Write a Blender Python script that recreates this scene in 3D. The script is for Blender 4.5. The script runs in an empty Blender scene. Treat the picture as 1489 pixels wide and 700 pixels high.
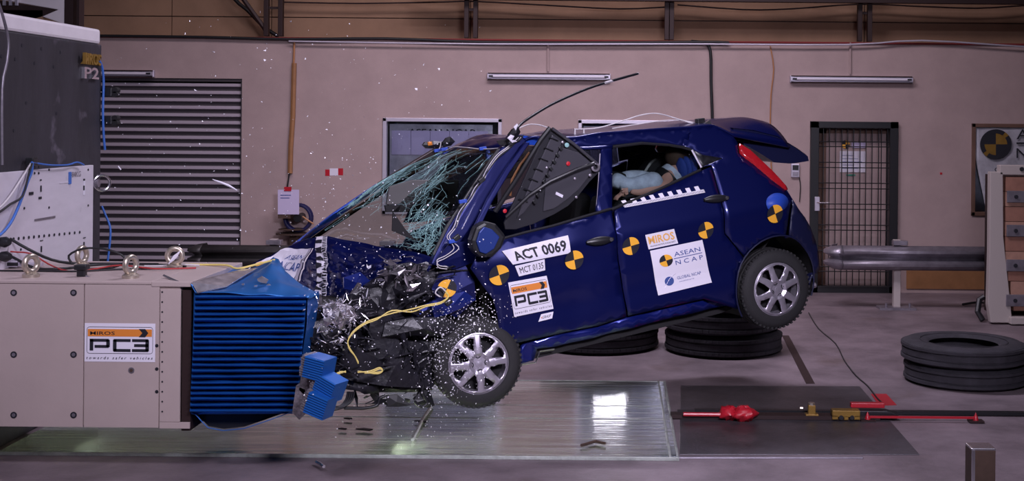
import bpy, bmesh, math, random
from mathutils import Vector, Matrix, noise
from mathutils.geometry import delaunay_2d_cdt
R = math.radians
rnd = random.Random(7)
col = bpy.context.scene.collection
SC = bpy.context.scene

# ------------------------------------------------------------------ camera
W, H, FP, PX, PY = 1489.0, 700.0, 1850.0, 900.0, 176.0      # a frame cropped off-centre from a level lens
ROLL = R(0.5)
CC = Vector((0, 0, 2.05))
cr, sr = math.cos(ROLL), math.sin(ROLL)
RT, UP, FW = Vector((cr, 0, sr)), Vector((-sr, 0, cr)), Vector((0, 1, 0))
cam_d = bpy.data.cameras.new('camera')
cam = bpy.data.objects.new('camera', cam_d); col.objects.link(cam)
cam.matrix_world = Matrix(((RT.x, UP.x, 0, CC.x), (RT.y, UP.y, -1, CC.y), (RT.z, UP.z, 0, CC.z), (0, 0, 0, 1)))
cam_d.sensor_width = 36; cam_d.lens = FP / W * 36
cam_d.shift_x = (W / 2 - PX) / W; cam_d.shift_y = (PY - H / 2) / W
cam_d.clip_end = 100
SC.camera = cam

# ------------------------------------------------------------------ world, lights, exposure
wd = bpy.data.worlds.new('world'); SC.world = wd; wd.use_nodes = True
wd.node_tree.nodes['Background'].inputs[0].default_value = (0.30, 0.26, 0.36, 1)
wd.node_tree.nodes['Background'].inputs[1].default_value = 0.07
SC.view_settings.view_transform = 'Standard'; SC.view_settings.look = 'None'
SC.view_settings.gamma = 1.0; SC.view_settings.use_curve_mapping = False
SC.view_settings.exposure = 0.0
def area(name, loc, target, sx, sy, power, colr, spread=180):
    d = bpy.data.lights.new(name, 'AREA'); d.shape = 'RECTANGLE'; d.size = sx; d.size_y = sy
    d.energy = power; d.color = colr; d.spread = R(spread)
    o = bpy.data.objects.new(name, d); col.objects.link(o); o.location = loc
    o.rotation_euler = (Vector(target) - Vector(loc)).to_track_quat('-Z', 'Y').to_euler()
    return o
LAV = (0.86, 0.80, 1.0)
area('overhead_light_bank', (-0.2, 10.3, 5.8), (-0.2, 9.3, 0), 1.6, 0.6, 210, LAV)
area('front_light_bank', (1.6, 2.0, 4.0), (-0.2, 8.6, 1.1), 1.6, 0.8, 85, LAV, 75)
area('left_light_bank', (-2.2, 3.0, 5.2), (-2.6, 8.0, 1.0), 1.4, 0.8, 36, LAV, 80)
area('wall_light_bank', (-0.6, 11.0, 6.2), (-0.6, 15.4, 1.2), 8.0, 0.8, 105, (1.0, 0.84, 0.95), 130)

# ------------------------------------------------------------------ helpers
def ray(px, py): return FW + RT * ((px - PX) / FP) - UP * ((py - PY) / FP)
def atY(px, py, Y):
    d = ray(px, py); return CC + d * (Y / d.y)
def atZ(px, py, Z):
    d = ray(px, py); return CC + d * ((Z - CC.z) / d.z)
def atX(px, py, X):
    d = ray(px, py); return CC + d * (X / d.x)

def tag(o, label=None, cat=None, group=None, kind=None):
    if label: o['label'] = label
    if cat: o['category'] = cat
    if group: o['group'] = group
    if kind: o['kind'] = kind
    return o
def empty(name, loc=(0, 0, 0), label=None, cat=None, group=None):
    o = bpy.data.objects.new(name, None); col.objects.link(o); o.location = loc
    o.empty_display_size = .1
    return tag(o, label, cat, group)
def children(o): return [c for c in col.objects if c.parent == o]
def copy_tree(o, parent=None):
    c = o.copy(); col.objects.link(c); c.parent = parent
    for ch in children(o): copy_tree(ch, c)
    return c

class MB:
    """collects shapes and links them as one mesh object"""
    def __init__(s): s.v = []; s.f = []; s.mi = []
    def add(s, vs, fs, m=0):
        b = len(s.v); s.v += [Vector(p) for p in vs]
        for f in fs: s.f.append(tuple(i + b for i in f)); s.mi.append(m)
        return s
    def box(s, c, size, rot=None, m=0):
        hx, hy, hz = size[0] / 2, size[1] / 2, size[2] / 2
        vs = [Vector((x, y, z)) for x in (-hx, hx) for y in (-hy, hy) for z in (-hz, hz)]
        if rot is not None: vs = [rot @ v for v in vs]
        vs = [v + Vector(c) for v in vs]
        return s.add(vs, [(0, 1, 3, 2), (4, 6, 7, 5), (0, 4, 5, 1), (2, 3, 7, 6), (0, 2, 6, 4), (1, 5, 7, 3)], m)
    def bx(s, a, b, m=0):
        a = Vector(a); b = Vector(b)
        return s.box((a + b) / 2, (abs(a.x - b.x), abs(a.y - b.y), abs(a.z - b.z)), None, m)
    def tube(s, pts, r, n=8, m=0, cap=True):
        pts = [Vector(p) for p in pts]
        rs = r if isinstance(r, (list, tuple)) else [r] * len(pts)
        rings = []
        prev = None
        for i, p in enumerate(pts):
            t = (pts[min(i + 1, len(pts) - 1)] - pts[max(i - 1, 0)])
            if t.length < 1e-9: t = Vector((0, 0, 1))
            t.normalize()
            if prev is None:
                a = Vector((0, 0, 1)) if abs(t.z) < .9 else Vector((1, 0, 0))
                u = t.cross(a).normalized()
            else:
                u = prev - t * prev.dot(t)
                if u.length < 1e-6: u = t.orthogonal()
                u.normalize()
            prev = u; w = t.cross(u)
            rings.append([p + (u * math.cos(2 * math.pi * k / n) + w * math.sin(2 * math.pi * k / n)) * rs[i] for k in range(n)])
        vs = [q for rg in rings for q in rg]; fs = []
        for i in range(len(pts) - 1):
            for k in range(n):
                k2 = (k + 1) % n
                fs.append((i * n + k, i * n + k2, (i + 1) * n + k2, (i + 1) * n + k))
        if cap:
            fs.append(tuple(reversed(range(n)))); fs.append(tuple((len(pts) - 1) * n + k for k in range(n)))
        return s.add(vs, fs, m)
    def prism(s, poly, dv, m=0):
        n = len(poly); dv = Vector(dv)
        vs = [Vector(p) for p in poly] + [Vector(p) + dv for p in poly]
        fs = [tuple(range(n)), tuple(reversed(range(n, 2 * n)))]
        for i in range(n): fs.append((i, i + n, (i + 1) % n + n, (i + 1) % n))
        return s.add(vs, fs, m)
    def lathe(s, prof, axis, c, n=32, m=0, close=False):
        """prof: (radius, along) pairs; axis: unit vector"""
        ax = Vector(axis).normalized(); u = ax.orthogonal().normalized(); w = ax.cross(u); c = Vector(c)
        vs = []; fs = []; P = len(prof)
        for k in range(n):
            a = 2 * math.pi * k / n; d = u * math.cos(a) + w * math.sin(a)
            for (r, h) in prof: vs.append(c + d * r + ax * h)
        for k in range(n):
            k2 = (k + 1) % n
            for i in range(P if close else P - 1):
                j = (i + 1) % P
                fs.append((k * P + i, k * P + j, k2 * P + j, k2 * P + i))
        return s.add(vs, fs, m)
    def grid(s, fn, nu, nv, m=0):
        vs = [fn(i / nu, j / nv) for i in range(nu + 1) for j in range(nv + 1)]
        fs = [(i * (nv + 1) + j, (i + 1) * (nv + 1) + j, (i + 1) * (nv + 1) + j + 1, i * (nv + 1) + j + 1) for i in range(nu) for j in range(nv)]
        return s.add(vs, fs, m)
    def build(s, name, mats, parent=None, smooth=False, bevel=0, solid=0, subd=0, off=-1, ang=35):
        me = bpy.data.meshes.new(name)
        me.from_pydata([tuple(v) for v in s.v], [], s.f)
        if not isinstance(mats, (list, tuple)): mats = [mats]
        for m in mats: me.materials.append(m)
        for p, k in zip(me.polygons, s.mi): p.material_index = k
        bm = bmesh.new(); bm.from_mesh(me)
        if solid == 0 : bmesh.ops.recalc_face_normals(bm, faces=bm.faces)
        if smooth:
            for f in bm.faces: f.smooth = True
            for e in bm.edges:
                if len(e.link_faces) == 2 and e.calc_face_angle(0) > R(ang): e.smooth = False
        bm.to_mesh(me); bm.free()
        o = bpy.data.objects.new(name, me); col.objects.link(o)
        if parent: o.parent = parent
        if solid:
            md = o.modifiers.new('solid', 'SOLIDIFY'); md.thickness = solid; md.offset = off
        if subd:
            md = o.modifiers.new('sub', 'SUBSURF'); md.levels = subd; md.render_levels = subd
        if bevel:
            md = o.modifiers.new('bevel', 'BEVEL'); md.width = bevel; md.segments = 2; md.limit_method = 'ANGLE'; md.angle_limit = R(40)
        return o

# ------------------------------------------------------------------ materials
def mat(name, c, rough=.6, metal=0., var=0., vscale=6., bump=0., bscale=40., c2=None, coat=0., spec=.5, stretch=None, emit=0, dirt=None):
    m = bpy.data.materials.new(name); m.use_nodes = True
    nt = m.node_tree; b = nt.nodes['Principled BSDF']
    b.inputs['Base Color'].default_value = (*c, 1); b.inputs['Roughness'].default_value = rough
    b.inputs['Metallic'].default_value = metal; b.inputs['Coat Weight'].default_value = coat
    b.inputs['Coat Roughness'].default_value = .08
    b.inputs['Specular IOR Level'].default_value = spec
    tc = nt.nodes.new('ShaderNodeTexCoord'); mp = nt.nodes.new('ShaderNodeMapping')
    nt.links.new(tc.outputs['Object'], mp.inputs[0])
    if stretch: mp.inputs['Scale'].default_value = stretch
    if var or c2:
        n = nt.nodes.new('ShaderNodeTexNoise'); n.inputs['Scale'].default_value = vscale; n.inputs['Detail'].default_value = 7; n.inputs['Roughness'].default_value = .65
        nt.links.new(mp.outputs[0], n.inputs['Vector'])
        rp = nt.nodes.new('ShaderNodeValToRGB')
        rp.color_ramp.elements[0].position = .3; rp.color_ramp.elements[1].position = .7
        lo = c2 if c2 else tuple(x * (1 - var) for x in c)
        rp.color_ramp.elements[0].color = (*lo, 1); rp.color_ramp.elements[1].color = (*[min(1, x * (1 + var * .5)) for x in c], 1)
        nt.links.new(n.outputs['Fac'], rp.inputs[0]); last = rp.outputs[0]
        if dirt:
            n2 = nt.nodes.new('ShaderNodeTexNoise'); n2.inputs['Scale'].default_value = dirt[1]; n2.inputs['Detail'].default_value = 9
            nt.links.new(tc.outputs['Object'], n2.inputs['Vector'])
            r2 = nt.nodes.new('ShaderNodeValToRGB'); r2.color_ramp.elements[0].position = dirt[2]; r2.color_ramp.elements[1].position = dirt[2] + .12
            mx = nt.nodes.new('ShaderNodeMixRGB'); mx.inputs[2].default_value = (*dirt[0], 1)
            nt.links.new(n2.outputs['Fac'], r2.inputs[0]); nt.links.new(r2.outputs[0], mx.inputs[0]); nt.links.new(last, mx.inputs[1]); last = mx.outputs[0]
        nt.links.new(last, b.inputs['Base Color'])
    if bump:
        n = nt.nodes.new('ShaderNodeTexNoise'); n.inputs['Scale'].default_value = bscale; n.inputs['Detail'].default_value = 5
        nt.links.new(mp.outputs[0], n.inputs['Vector'])
        bp = nt.nodes.new('ShaderNodeBump'); bp.inputs['Strength'].default_value = bump; bp.inputs['Distance'].default_value = .02
        nt.links.new(n.outputs['Fac'], bp.inputs['Height']); nt.links.new(bp.outputs[0], b.inputs['Normal'])
    if emit:
        b.inputs['Emission Color'].default_value = (*c, 1); b.inputs['Emission Strength'].default_value = emit
    return m
def glassmat(name, tint, gloss, rough=.03, bump=0., bscale=20, stretch=None, haze=0., hazec=(.6, .7, .7)):
    m = bpy.data.materials.new(name); m.use_nodes = True; nt = m.node_tree
    for n in list(nt.nodes): nt.nodes.remove(n)
    out = nt.nodes.new('ShaderNodeOutputMaterial'); tr = nt.nodes.new('ShaderNodeBsdfTransparent'); gl = nt.nodes.new('ShaderNodeBsdfGlossy')
    tr.inputs[0].default_value = (*tint, 1); gl.inputs['Roughness'].default_value = rough; gl.inputs[0].default_value = (.95, .97, 1, 1)
    mx = nt.nodes.new('ShaderNodeMixShader')
    lw = nt.nodes.new('ShaderNodeFresnel'); lw.inputs[0].default_value = 1.5
    ma = nt.nodes.new('ShaderNodeMath'); ma.operation = 'ADD'; ma.inputs[1].default_value = gloss; ma.use_clamp = True
    nt.links.new(lw.outputs[0], ma.inputs[0]); nt.links.new(ma.outputs[0], mx.inputs[0])
    nt.links.new(tr.outputs[0], mx.inputs[1]); nt.links.new(gl.outputs[0], mx.inputs[2]); last = mx.outputs[0]
    if haze:
        df = nt.nodes.new('ShaderNodeBsdfDiffuse'); df.inputs[0].default_value = (*hazec, 1)
        m2 = nt.nodes.new('ShaderNodeMixShader'); m2.inputs[0].default_value = haze
        tc = nt.nodes.new('ShaderNodeTexCoord'); mp = nt.nodes.new('ShaderNodeMapping'); n = nt.nodes.new('ShaderNodeTexNoise')
        n.inputs['Scale'].default_value = bscale; n.inputs['Detail'].default_value = 8
        if stretch: mp.inputs['Scale'].default_value = stretch
        nt.links.new(tc.outputs['Object'], mp.inputs[0]); nt.links.new(mp.outputs[0], n.inputs['Vector'])
        rm = nt.nodes.new('ShaderNodeMapRange'); rm.inputs[1].default_value = .4; rm.inputs[2].default_value = .75; rm.inputs[4].default_value = haze * 2
        nt.links.new(n.outputs['Fac'], rm.inputs[0]); nt.links.new(rm.outputs[0], m2.inputs[0])
        nt.links.new(last, m2.inputs[1]); nt.links.new(df.outputs[0], m2.inputs[2]); last = m2.outputs[0]
        if bump:
            bp = nt.nodes.new('ShaderNodeBump'); bp.inputs['Strength'].default_value = bump; bp.inputs['Distance'].default_value = .01
            nt.links.new(n.outputs['Fac'], bp.inputs['Height']); nt.links.new(bp.outputs[0], gl.inputs['Normal'])
    nt.links.new(last, out.inputs[0])
    return m

M = {}
M['wall'] = mat('painted_wall', (.45, .335, .325), .85, var=.10, vscale=3, bump=.08, bscale=90)
M['darkwall'] = mat('unlit_dark_wall', (.05, .045, .05), .9)
M['clad'] = mat('tan_cladding', (.33, .20, .125), .8, var=.25, vscale=1.2)
M['steel_dark'] = mat('dark_steel', (.035, .018, .018), .55, .3)
M['redpaint'] = mat('red_paint', (.20, .02, .02), .7)
M['floor'] = mat('concrete_floor', (.23, .18, .20), .5, var=.45, vscale=1.9, bump=.15, bscale=30, dirt=((.15, .11, .11), 1.3, .60))
M['plate'] = mat('steel_plate', (.12, .11, .125), .42, .55, var=.4, vscale=4, bump=.1)
M['alu'] = mat('aluminium', (.62, .58, .68), .4, .5)
M['white'] = mat('white_print', (.80, .76, .86), .5)
M['whitepaint'] = mat('white_paint', (.78, .72, .76), .6, var=.06)
M['black'] = mat('black_plastic', (.012, .012, .015), .4)
M['blackmatt'] = mat('black_matt', (.010, .009, .011), .8)
M['ink'] = mat('black_ink', (.012, .012, .02), .6)
M['orange'] = mat('orange_print', (.75, .24, .035), .55)
M['yellow'] = mat('yellow_print', (.95, .46, .04), .5)
M['inkblue'] = mat('blue_ink', (.05, .09, .3), .55)
M['orange_txt'] = mat('pale_orange_ink', (.85, .45, .12), .55)
M['car'] = mat('dark_blue_car_paint', (.004, .008, .092), .33, .5, coat=.7)
M['brightblue'] = mat('blue_tape', (.02, .07, .45), .5)  # brighter blue for the tape tabs and the fuel flap
M['rubber'] = mat('tyre_rubber', (.018, .017, .019), .75, bump=.1)
M['oldrubber'] = mat('worn_truck_tyre', (.040, .036, .046), .8, var=.4, vscale=9, bump=.2)
M['alloy'] = mat('silver_alloy', (.50, .46, .54), .35, .7)
M['chrome'] = mat('bright_metal', (.75, .72, .78), .22, .95)
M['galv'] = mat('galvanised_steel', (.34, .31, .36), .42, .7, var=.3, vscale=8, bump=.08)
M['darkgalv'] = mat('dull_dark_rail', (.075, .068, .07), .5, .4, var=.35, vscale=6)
M['beige'] = mat('beige_barrier_paint', (.46, .37, .35), .55, var=.06, vscale=3, bump=.03)
M['blackblock'] = mat('black_painted_block', (.030, .027, .036), .6, var=.45, vscale=2.5, bump=.15, bscale=14, dirt=((.20, .17, .22), 3.2, .63), stretch=(1, 1, .35))
M['whiteplate'] = mat('scuffed_white_plate', (.66, .61, .68), .5, var=.08, vscale=3, dirt=((.38, .34, .42), 5, .66), stretch=(1, 1, 4))
M['honey'] = mat('blue_aluminium', (.016, .125, .46), .35, .35)
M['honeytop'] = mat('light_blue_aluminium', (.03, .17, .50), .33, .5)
M['honeycell'] = mat('bare_honeycomb', (.30, .27, .30), .5, .6, var=.6, vscale=60)
M['red'] = mat('red_tail_lamp', (.42, .012, .02), .15, coat=.6)
M['redplastic'] = mat('red_plastic_wrap', (.5, .015, .03), .35)
M['brass'] = mat('brass_yellow_steel', (.30, .17, .03), .5, .3, var=.3)
M['bolt'] = mat('pale_zinc', (.55, .48, .40), .35, .8)
M['shutter'] = mat('shutter_steel', (.46, .40, .46), .5, .0)
M['shutterd'] = mat('shutter_steel_dark', (.05, .042, .05), .7, .0)
M['brown'] = mat('brown_door', (.16, .085, .06), .6, var=.2)
M['sheet'] = mat('silver_sheeting', (.55, .54, .60), .35, .15, var=.35, vscale=5, bump=.5, bscale=7)
M['board'] = mat('lavender_board', (.62, .54, .76), .5)
M['wood'] = [mat('block_wood_%d' % i, c, .7, var=.2, vscale=10) for i, c in enumerate([(.36, .17, .12), (.42, .21, .15), (.47, .26, .19), (.31, .14, .10)])]
M['cardboard'] = mat('brown_tape', (.36, .17, .07), .7, var=.2)
M['wire_w'] = mat('white_wire', (.62, .58, .6), .5)
M['wire_k'] = mat('black_wire', (.012, .012, .014), .5)
M['wire_r'] = mat('red_wire', (.4, .03, .03), .5)
M['wire_b'] = mat('blue_wire', (.05, .16, .55), .5)
M['wire_y'] = mat('yellow_wire', (.75, .60, .18), .5)
M['wire_o'] = mat('orange_wire', (.45, .2, .08), .5)
M['glass'] = glassmat('car_glass', (.62, .68, .66), .03)
M['tint'] = glassmat('shade_dark_glass', (.10, .10, .12), .02)  # far windows darkened in glass colour to stand for the shaded cabin
M['winglass'] = glassmat('window_glass', (.9, .92, .94), .0)
M['acrylic'] = glassmat('pit_cover_glass', (.70, .74, .66), .26, .11, bump=.16, bscale=3, stretch=(.4, 9, 1), haze=.24, hazec=(.75, .75, .72))  # haze whitens the cover's colour in place of scattered light
M['edgeglass'] = mat('frosted_glass_edge', (.42, .45, .42), .25, var=.3, vscale=12, bump=.4)
M['crack'] = mat('shattered_glass', (.30, .52, .52), .3, .1)
M['shard'] = mat('bright_glass_fragment', (.95, .93, 1.0), .3, .15)
M['silver'] = mat('torn_silver_metal', (.80, .75, .82), .25, .8, var=.5, vscale=14)
M['pit'] = mat('pale_green_pit_wall', (.42, .43, .34), .7, var=.3, vscale=3)
M['skin'] = mat('dummy_vinyl', (.55, .30, .24), .55)
M['jeans'] = mat('pale_blue_cloth', (.52, .58, .72), .8, var=.3, vscale=14, bump=.4, bscale=25)
M['seat'] = mat('dark_seat_fabric', (.010, .010, .012), .9)
M['seatblue'] = mat('blue_child_seat_fabric', (.02, .05, .30), .8)
M['hair'] = mat('dark_brown_hair', (.05, .025, .015), .8)
M['orangecloth'] = mat('orange_dummy_cover', (.6, .09, .02), .6)
M['dash'] = mat('grey_dashboard', (.055, .055, .055), .6)
M['lamp'] = mat('lit_lamp_glass', (1, .97, 1), .3, emit=22)
M['tanmetal'] = mat('cream_steel', (.50, .44, .42), .5)
M['rust'] = mat('rusty_brown', (.075, .042, .03), .8, var=.4)
M['navy'] = mat('navy_hose', (.012, .012, .07), .4)
M['green'] = mat('green_tape', (.02, .3, .2), .5)

# text as mesh data in a unit frame
def text_mesh(body, size=1.0, bold=0., ital=0., sx=1.0, spacing=1.0):
    c = bpy.data.curves.new('txt', 'FONT'); c.body = body; c.size = size; c.align_x = 'LEFT'; c.offset = bold; c.shear = ital
    c.space_character = spacing; c.resolution_u = 2
    o = bpy.data.objects.new('txt', c); col.objects.link(o)
    bpy.context.view_layer.update()
    me = bpy.data.meshes.new_from_object(o, depsgraph=bpy.context.evaluated_depsgraph_get())
    vs = [v.co.copy() for v in me.vertices]; fs = [tuple(p.vertices) for p in me.polygons]
    bpy.data.objects.remove(o); bpy.data.curves.remove(c); bpy.data.meshes.remove(me)
    x0 = min(v.x for v in vs); x1 = max(v.x for v in vs); y0 = min(v.y for v in vs); y1 = max(v.y for v in vs)
    return [((v.x - x0) / (x1 - x0), (v.y - y0) / (y1 - y0)) for v in vs], fs
_tc = {}
class Print:
    """flat print laid in a unit square (u right, v up) mapped by fn(u, v, lift) to a real surface"""
    def __init__(s, fn): s.fn = fn
    def poly(s, name, pts, m, parent, lift=.002, holes=None, nd=0):
        mb = MB()
        if nd:
            (u0, v0), (u1, v1) = pts[0], pts[2]
            mb.grid(lambda a, b: s.fn(u0 + (u1 - u0) * a, v0 + (v1 - v0) * b, lift), nd, nd)
        else:
            mb.add([s.fn(u, v, lift) for u, v in pts], [tuple(range(len(pts)))])
        return mb.build(name, m, parent)
    def rect(s, name, u0, v0, u1, v1, m, parent, lift=.002, nd=3):
        return s.poly(name, [(u0, v0), (u1, v0), (u1, v1), (u0, v1)], m, parent, lift, nd=nd)
    def text(s, name, body, u0, v0, u1, v1, m, parent, lift=.004, bold=0., ital=0., spacing=1.0):
        key = (body, bold, ital, spacing)
        if key not in _tc: _tc[key] = text_mesh(body, 1, bold, ital, 1, spacing)
        vs, fs = _tc[key]
        mb = MB(); mb.add([s.fn(u0 + (u1 - u0) * x, v0 + (v1 - v0) * y, lift) for x, y in vs], fs)
        return mb.build(name, m, parent)
    def frame(s, name, u0, v0, u1, v1, tu, tv, m, parent, lift=.003, r=.04):
        def rr(a, b, c, d, q, qa):
            pts = []
            for (cx, cy, s0) in ((c - q, b + qa, -90), (c - q, d - qa, 0), (a + q, d - qa, 90), (a + q, b + qa, 180)):
                for k in range(5):
                    t = R(s0 + 22.5 * k); pts.append((cx + q * math.cos(t), cy + qa * math.sin(t)))
            return pts
        ra = r * tv / tu
        A = rr(u0, v0, u1, v1, r, ra); B = rr(u0 + tu, v0 + tv, u1 - tu, v1 - tv, r * .8, ra * .8); n = len(A)
        mb = MB(); mb.add([s.fn(u, v, lift) for u, v in A + B], [(i, (i + 1) % n, (i + 1) % n + n, i + n) for i in range(n)])
        return mb.build(name, m, parent)
def pc3(P, parent, vs=0.):
    """white sticker with an orange band, black chevron and PC3 in square letters"""
    P.rect('sticker_base', 0, 0, 1, 1, M['white'], parent, .002, 6)
    P.frame('sticker_border', .03, .21, .97, .91, .006, .012, M['ink'], parent, .0032)
    P.rect('orange_band', .045, .66, .955, .85, M['orange'], parent, .0036, 4)
    P.text('band_lettering', 'MIROS', .08, .70, .43, .79, M['ink'], parent, .0046, bold=.01)
    P.poly('chevron', [(.77, .65), (.86, .65), (.905, .755), (.86, .86), (.77, .86), (.82, .755)], M['ink'], parent, .005)
    mb = MB()
    def pl(pts, w, hv):
        # pts centre line; thick strokes with w (u) and hv (v)
        for (a, b), (c, d) in zip(pts, pts[1:]):
            if abs(b - d) < 1e-6: q = [(min(a, c) - w / 2, b - hv / 2), (max(a, c) + w / 2, b - hv / 2), (max(a, c) + w / 2, b + hv / 2), (min(a, c) - w / 2, b + hv / 2)]
            else: q = [(a - w / 2, min(b, d) - hv / 2), (a + w / 2, min(b, d) - hv / 2), (a + w / 2, max(b, d) + hv / 2), (a - w / 2, max(b, d) + hv / 2)]
            mb.add([P.fn(u, v, .0046) for u, v in q], [(0, 1, 2, 3)])
    w, hv = .050, .072
    pl([(.10, .33), (.10, .56)], w, hv); pl([(.10, .56), (.32, .56)], w, hv); pl([(.335, .54), (.335, .42)], w, hv); pl([(.17, .40), (.32, .40)], w, hv)
    pl([(.43, .54), (.43, .32)], w, hv); pl([(.44, .56), (.63, .56)], w, hv); pl([(.44, .30), (.63, .30)], w, hv)
    pl([(.70, .56), (.88, .56)], w, hv); pl([(.89, .54), (.89, .32)], w, hv); pl([(.73, .43), (.88, .43)], w, hv); pl([(.70, .30), (.88, .30)], w, hv)
    mb.build('square_lettering', M['ink'], parent)
    P.text('slogan', 'towards safer vehicles', .03, .07, .97, .14, M['ink'], parent, .0046, ital=.3, spacing=1.5)
def target(P, parent, rot=0., n=6, name='target_marker', lab=None, mA=None, mB=None, base=True):
    """quartered circle in unit square"""
    t = P
    mA = mA or M['yellow']; mB = mB or M['ink']
    vs = [(.5, .5)]; N = 4 * n
    for k in range(N):
        a = rot + 2 * math.pi * k / N; vs.append((.5 + .5 * math.cos(a), .5 + .5 * math.sin(a)))
    mb = MB(); b = [t.fn(u, v, .004) for u, v in vs]
    for q in range(4):
        for k in range(n):
            i = q * n + k; mb.add([b[0], b[1 + i], b[1 + (i + 1) % N]], [(0, 1, 2)], q % 2)
    o = mb.build(name, [mA, mB], parent)
    return o

# ================================================================== THE HALL
YW = 15.4            # plane of the long wall
YU = 16.1            # cladding above, set back
def Wp(px, py): return atY(px, py, YW)
zt = Wp(745, 60).z
# floor: with the pit left open
PA = atZ(-5, 662, 0); PB = atZ(974, 662, 0); PC_ = atZ(979, 559, 0)
px0, px1, py0, py1 = PA.x, .37, PA.y, PC_.y
fl = MB(); FX0, FX1, FY0, FY1 = -9.0, 8.0, -1.5, 17.0
for (a, b, c, d) in ((FX0, FX1, FY0, py0), (FX0, FX1, py1, FY1), (FX0, px0, py0, py1), (px1, FX1, py0, py1)):
    fl.add([(a, c, 0), (b, c, 0), (b, d, 0), (a, d, 0)], [(0, 1, 2, 3)])
tag(fl.build('floor', M['floor']), kind='structure', label='dusty grey concrete floor of the test hall')

def wall_grid(name, xs, zs, holes, y0, y1, m):
    """wall of boxes leaving openings; holes: (x0,x1,z0,z1)"""
    xs = sorted(set(xs + [h[0] for h in holes] + [h[1] for h in holes])); zs = sorted(set(zs + [h[2] for h in holes] + [h[3] for h in holes]))
    mb = MB()
    for a, b in zip(xs, xs[1:]):
        for c, d in zip(zs, zs[1:]):
            mx, mz = (a + b) / 2, (c + d) / 2
            if any(h[0] < mx < h[1] and h[2] < mz < h[3] for h in holes): continue
            mb.bx((a, y0, c), (b, y1, d))
    o = mb.build(name, m); return tag(o, kind='structure')
w1 = (Wp(557, 173).x, Wp(730, 173).x, Wp(640, 312).z, Wp(640, 172).z)
w2 = (Wp(841, 173).x, Wp(1014, 173).x, w1[2], Wp(927, 175).z)
w3 = (Wp(1413, 180).x, Wp(1590, 180).x, Wp(1450, 314).z, Wp(1450, 180).z)
dr = (Wp(1178, 176).x, Wp(1305, 176).x, 0.0, Wp(1240, 177).z)
sh = (Wp(60, 112).x, Wp(352, 112).x, 0.0, Wp(280, 114).z)
wb = wall_grid('wall_back', [-9.0, 8.0], [0.0, zt], [w1, w2, w3, dr, sh], YW, YW + .22, M['wall'])
mb = MB(); mb.bx((-9, YW + .215, 0), (8, YW + .26, zt)); tag(mb.build('wall_recess', M['blackmatt']), kind='structure')
# skirt: dull patch of lower wall at the right
a = Wp(1318, 393); b = Wp(1489, 424)
mb = MB(); mb.bx((a.x, YW - .015, 0.05), (8, YW, a.z)); tag(mb.build('baseboard_back', M['cardboard']), kind='structure', label='brown lower band of the wall behind the guardrail')
# ledge with red line, cladding panels above
mb = MB(); mb.bx((-9, YW - .03, zt), (8, YU, zt + .025)); tag(mb.build('trim_1', M['redpaint'], bevel=.01), kind='structure', label='red painted ledge on top of the long wall')
cl = empty('wall_upper'); tag(cl, kind='structure', label='tan cladding set back above the long wall')
seam = [-9.0] + [atY(x, 20, YU).x for x in (60, 250, 395, 684, 973, 1257)] + [8.0]
zrow = [zt + .05, atY(745, 28, YU).z, 4.15, 4.95, 5.75, 6.6]
for a, b in zip(seam, seam[1:]):
    for c, d in zip(zrow, zrow[1:]):
        q = MB(); q.bx((a + .006, YU, c + .006), (b - .006, YU + .05, d - .006)); o = q.build('cladding_panel', M['clad'], cl)
mb = MB(); mb.bx((-9, YU + .05, zt), (8, YU + .08, 6.6)); mb.build('backing', M['steel_dark'], cl)
# other walls and the roof of the hall (outside the frame, they close the room; dark colour stands in for unlit walls)
for nm, a, b in (('wall_left', (-9.1, -1.5, 0), (-9.0, 17, 6.6)), ('wall_right', (8.0, -1.5, 0), (8.1, 17, 6.6)), ('wall_front', (-9, -1.6, 0), (8, -1.5, 6.6))):
    mb = MB(); mb.bx(a, b); tag(mb.build(nm, M['darkwall']), kind='structure')
mb = MB(); mb.bx((-9, -1.5, 6.6), (8, 17, 6.7)); tag(mb.build('ceiling', M['darkwall']), kind='structure')

# steel columns on the ledge
def column(px, w2px, brace=0, lab=''):
    t = empty('steel_column', (atY(px, 50, YW + .25).x, YW + .25, zt + .05), lab, 'column')
    for dx in (-.055, .055):
        q = MB(); q.box((dx * w2px, 0, 1.75), (.055, .09, 3.5)); q.build('upright', M['steel_dark'], t, bevel=.004)
    for k in range(6):
        q = MB(); q.box((0, 0, .35 + k * .6), (.11 * w2px, .02, .03)); q.build('batten', M['steel_dark'], t)
    if brace:
        q = MB(); q.tube([(-.75 * brace, 0, .62), (-.06, 0, .50)], .022, 6); q.build('brace', M['steel_dark'], t)
    return t
c0 = column(398, 1.6, 0, 'double steel column above shutter with a black cable beside it')
column(685, 1.0, 1, 'double steel column above the fluorescent fitting over the car')
column(973, .55, 1, 'thin dark steel column above the roof of the car')
column(1257, 1.1, 1, 'double steel column above the fluorescent fitting near barred door')
q = MB(); q.tube([(-.5, 0, .62), (-.08, 0, .05)], .03, 6); q.build('brace', M['steel_dark'], c0)
# long dark eaves beam at the very top edge
z0 = atY(1100, 3, YW + .1).z
mb = MB(); mb.bx((atY(610, 2, YW + .1).x, YW + .05, z0), (8, YW + .17, z0 + .16)); tag(mb.build('roof_beam', M['steel_dark']), 'long dark steel beam along top edge above the wall', 'beam')

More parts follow.
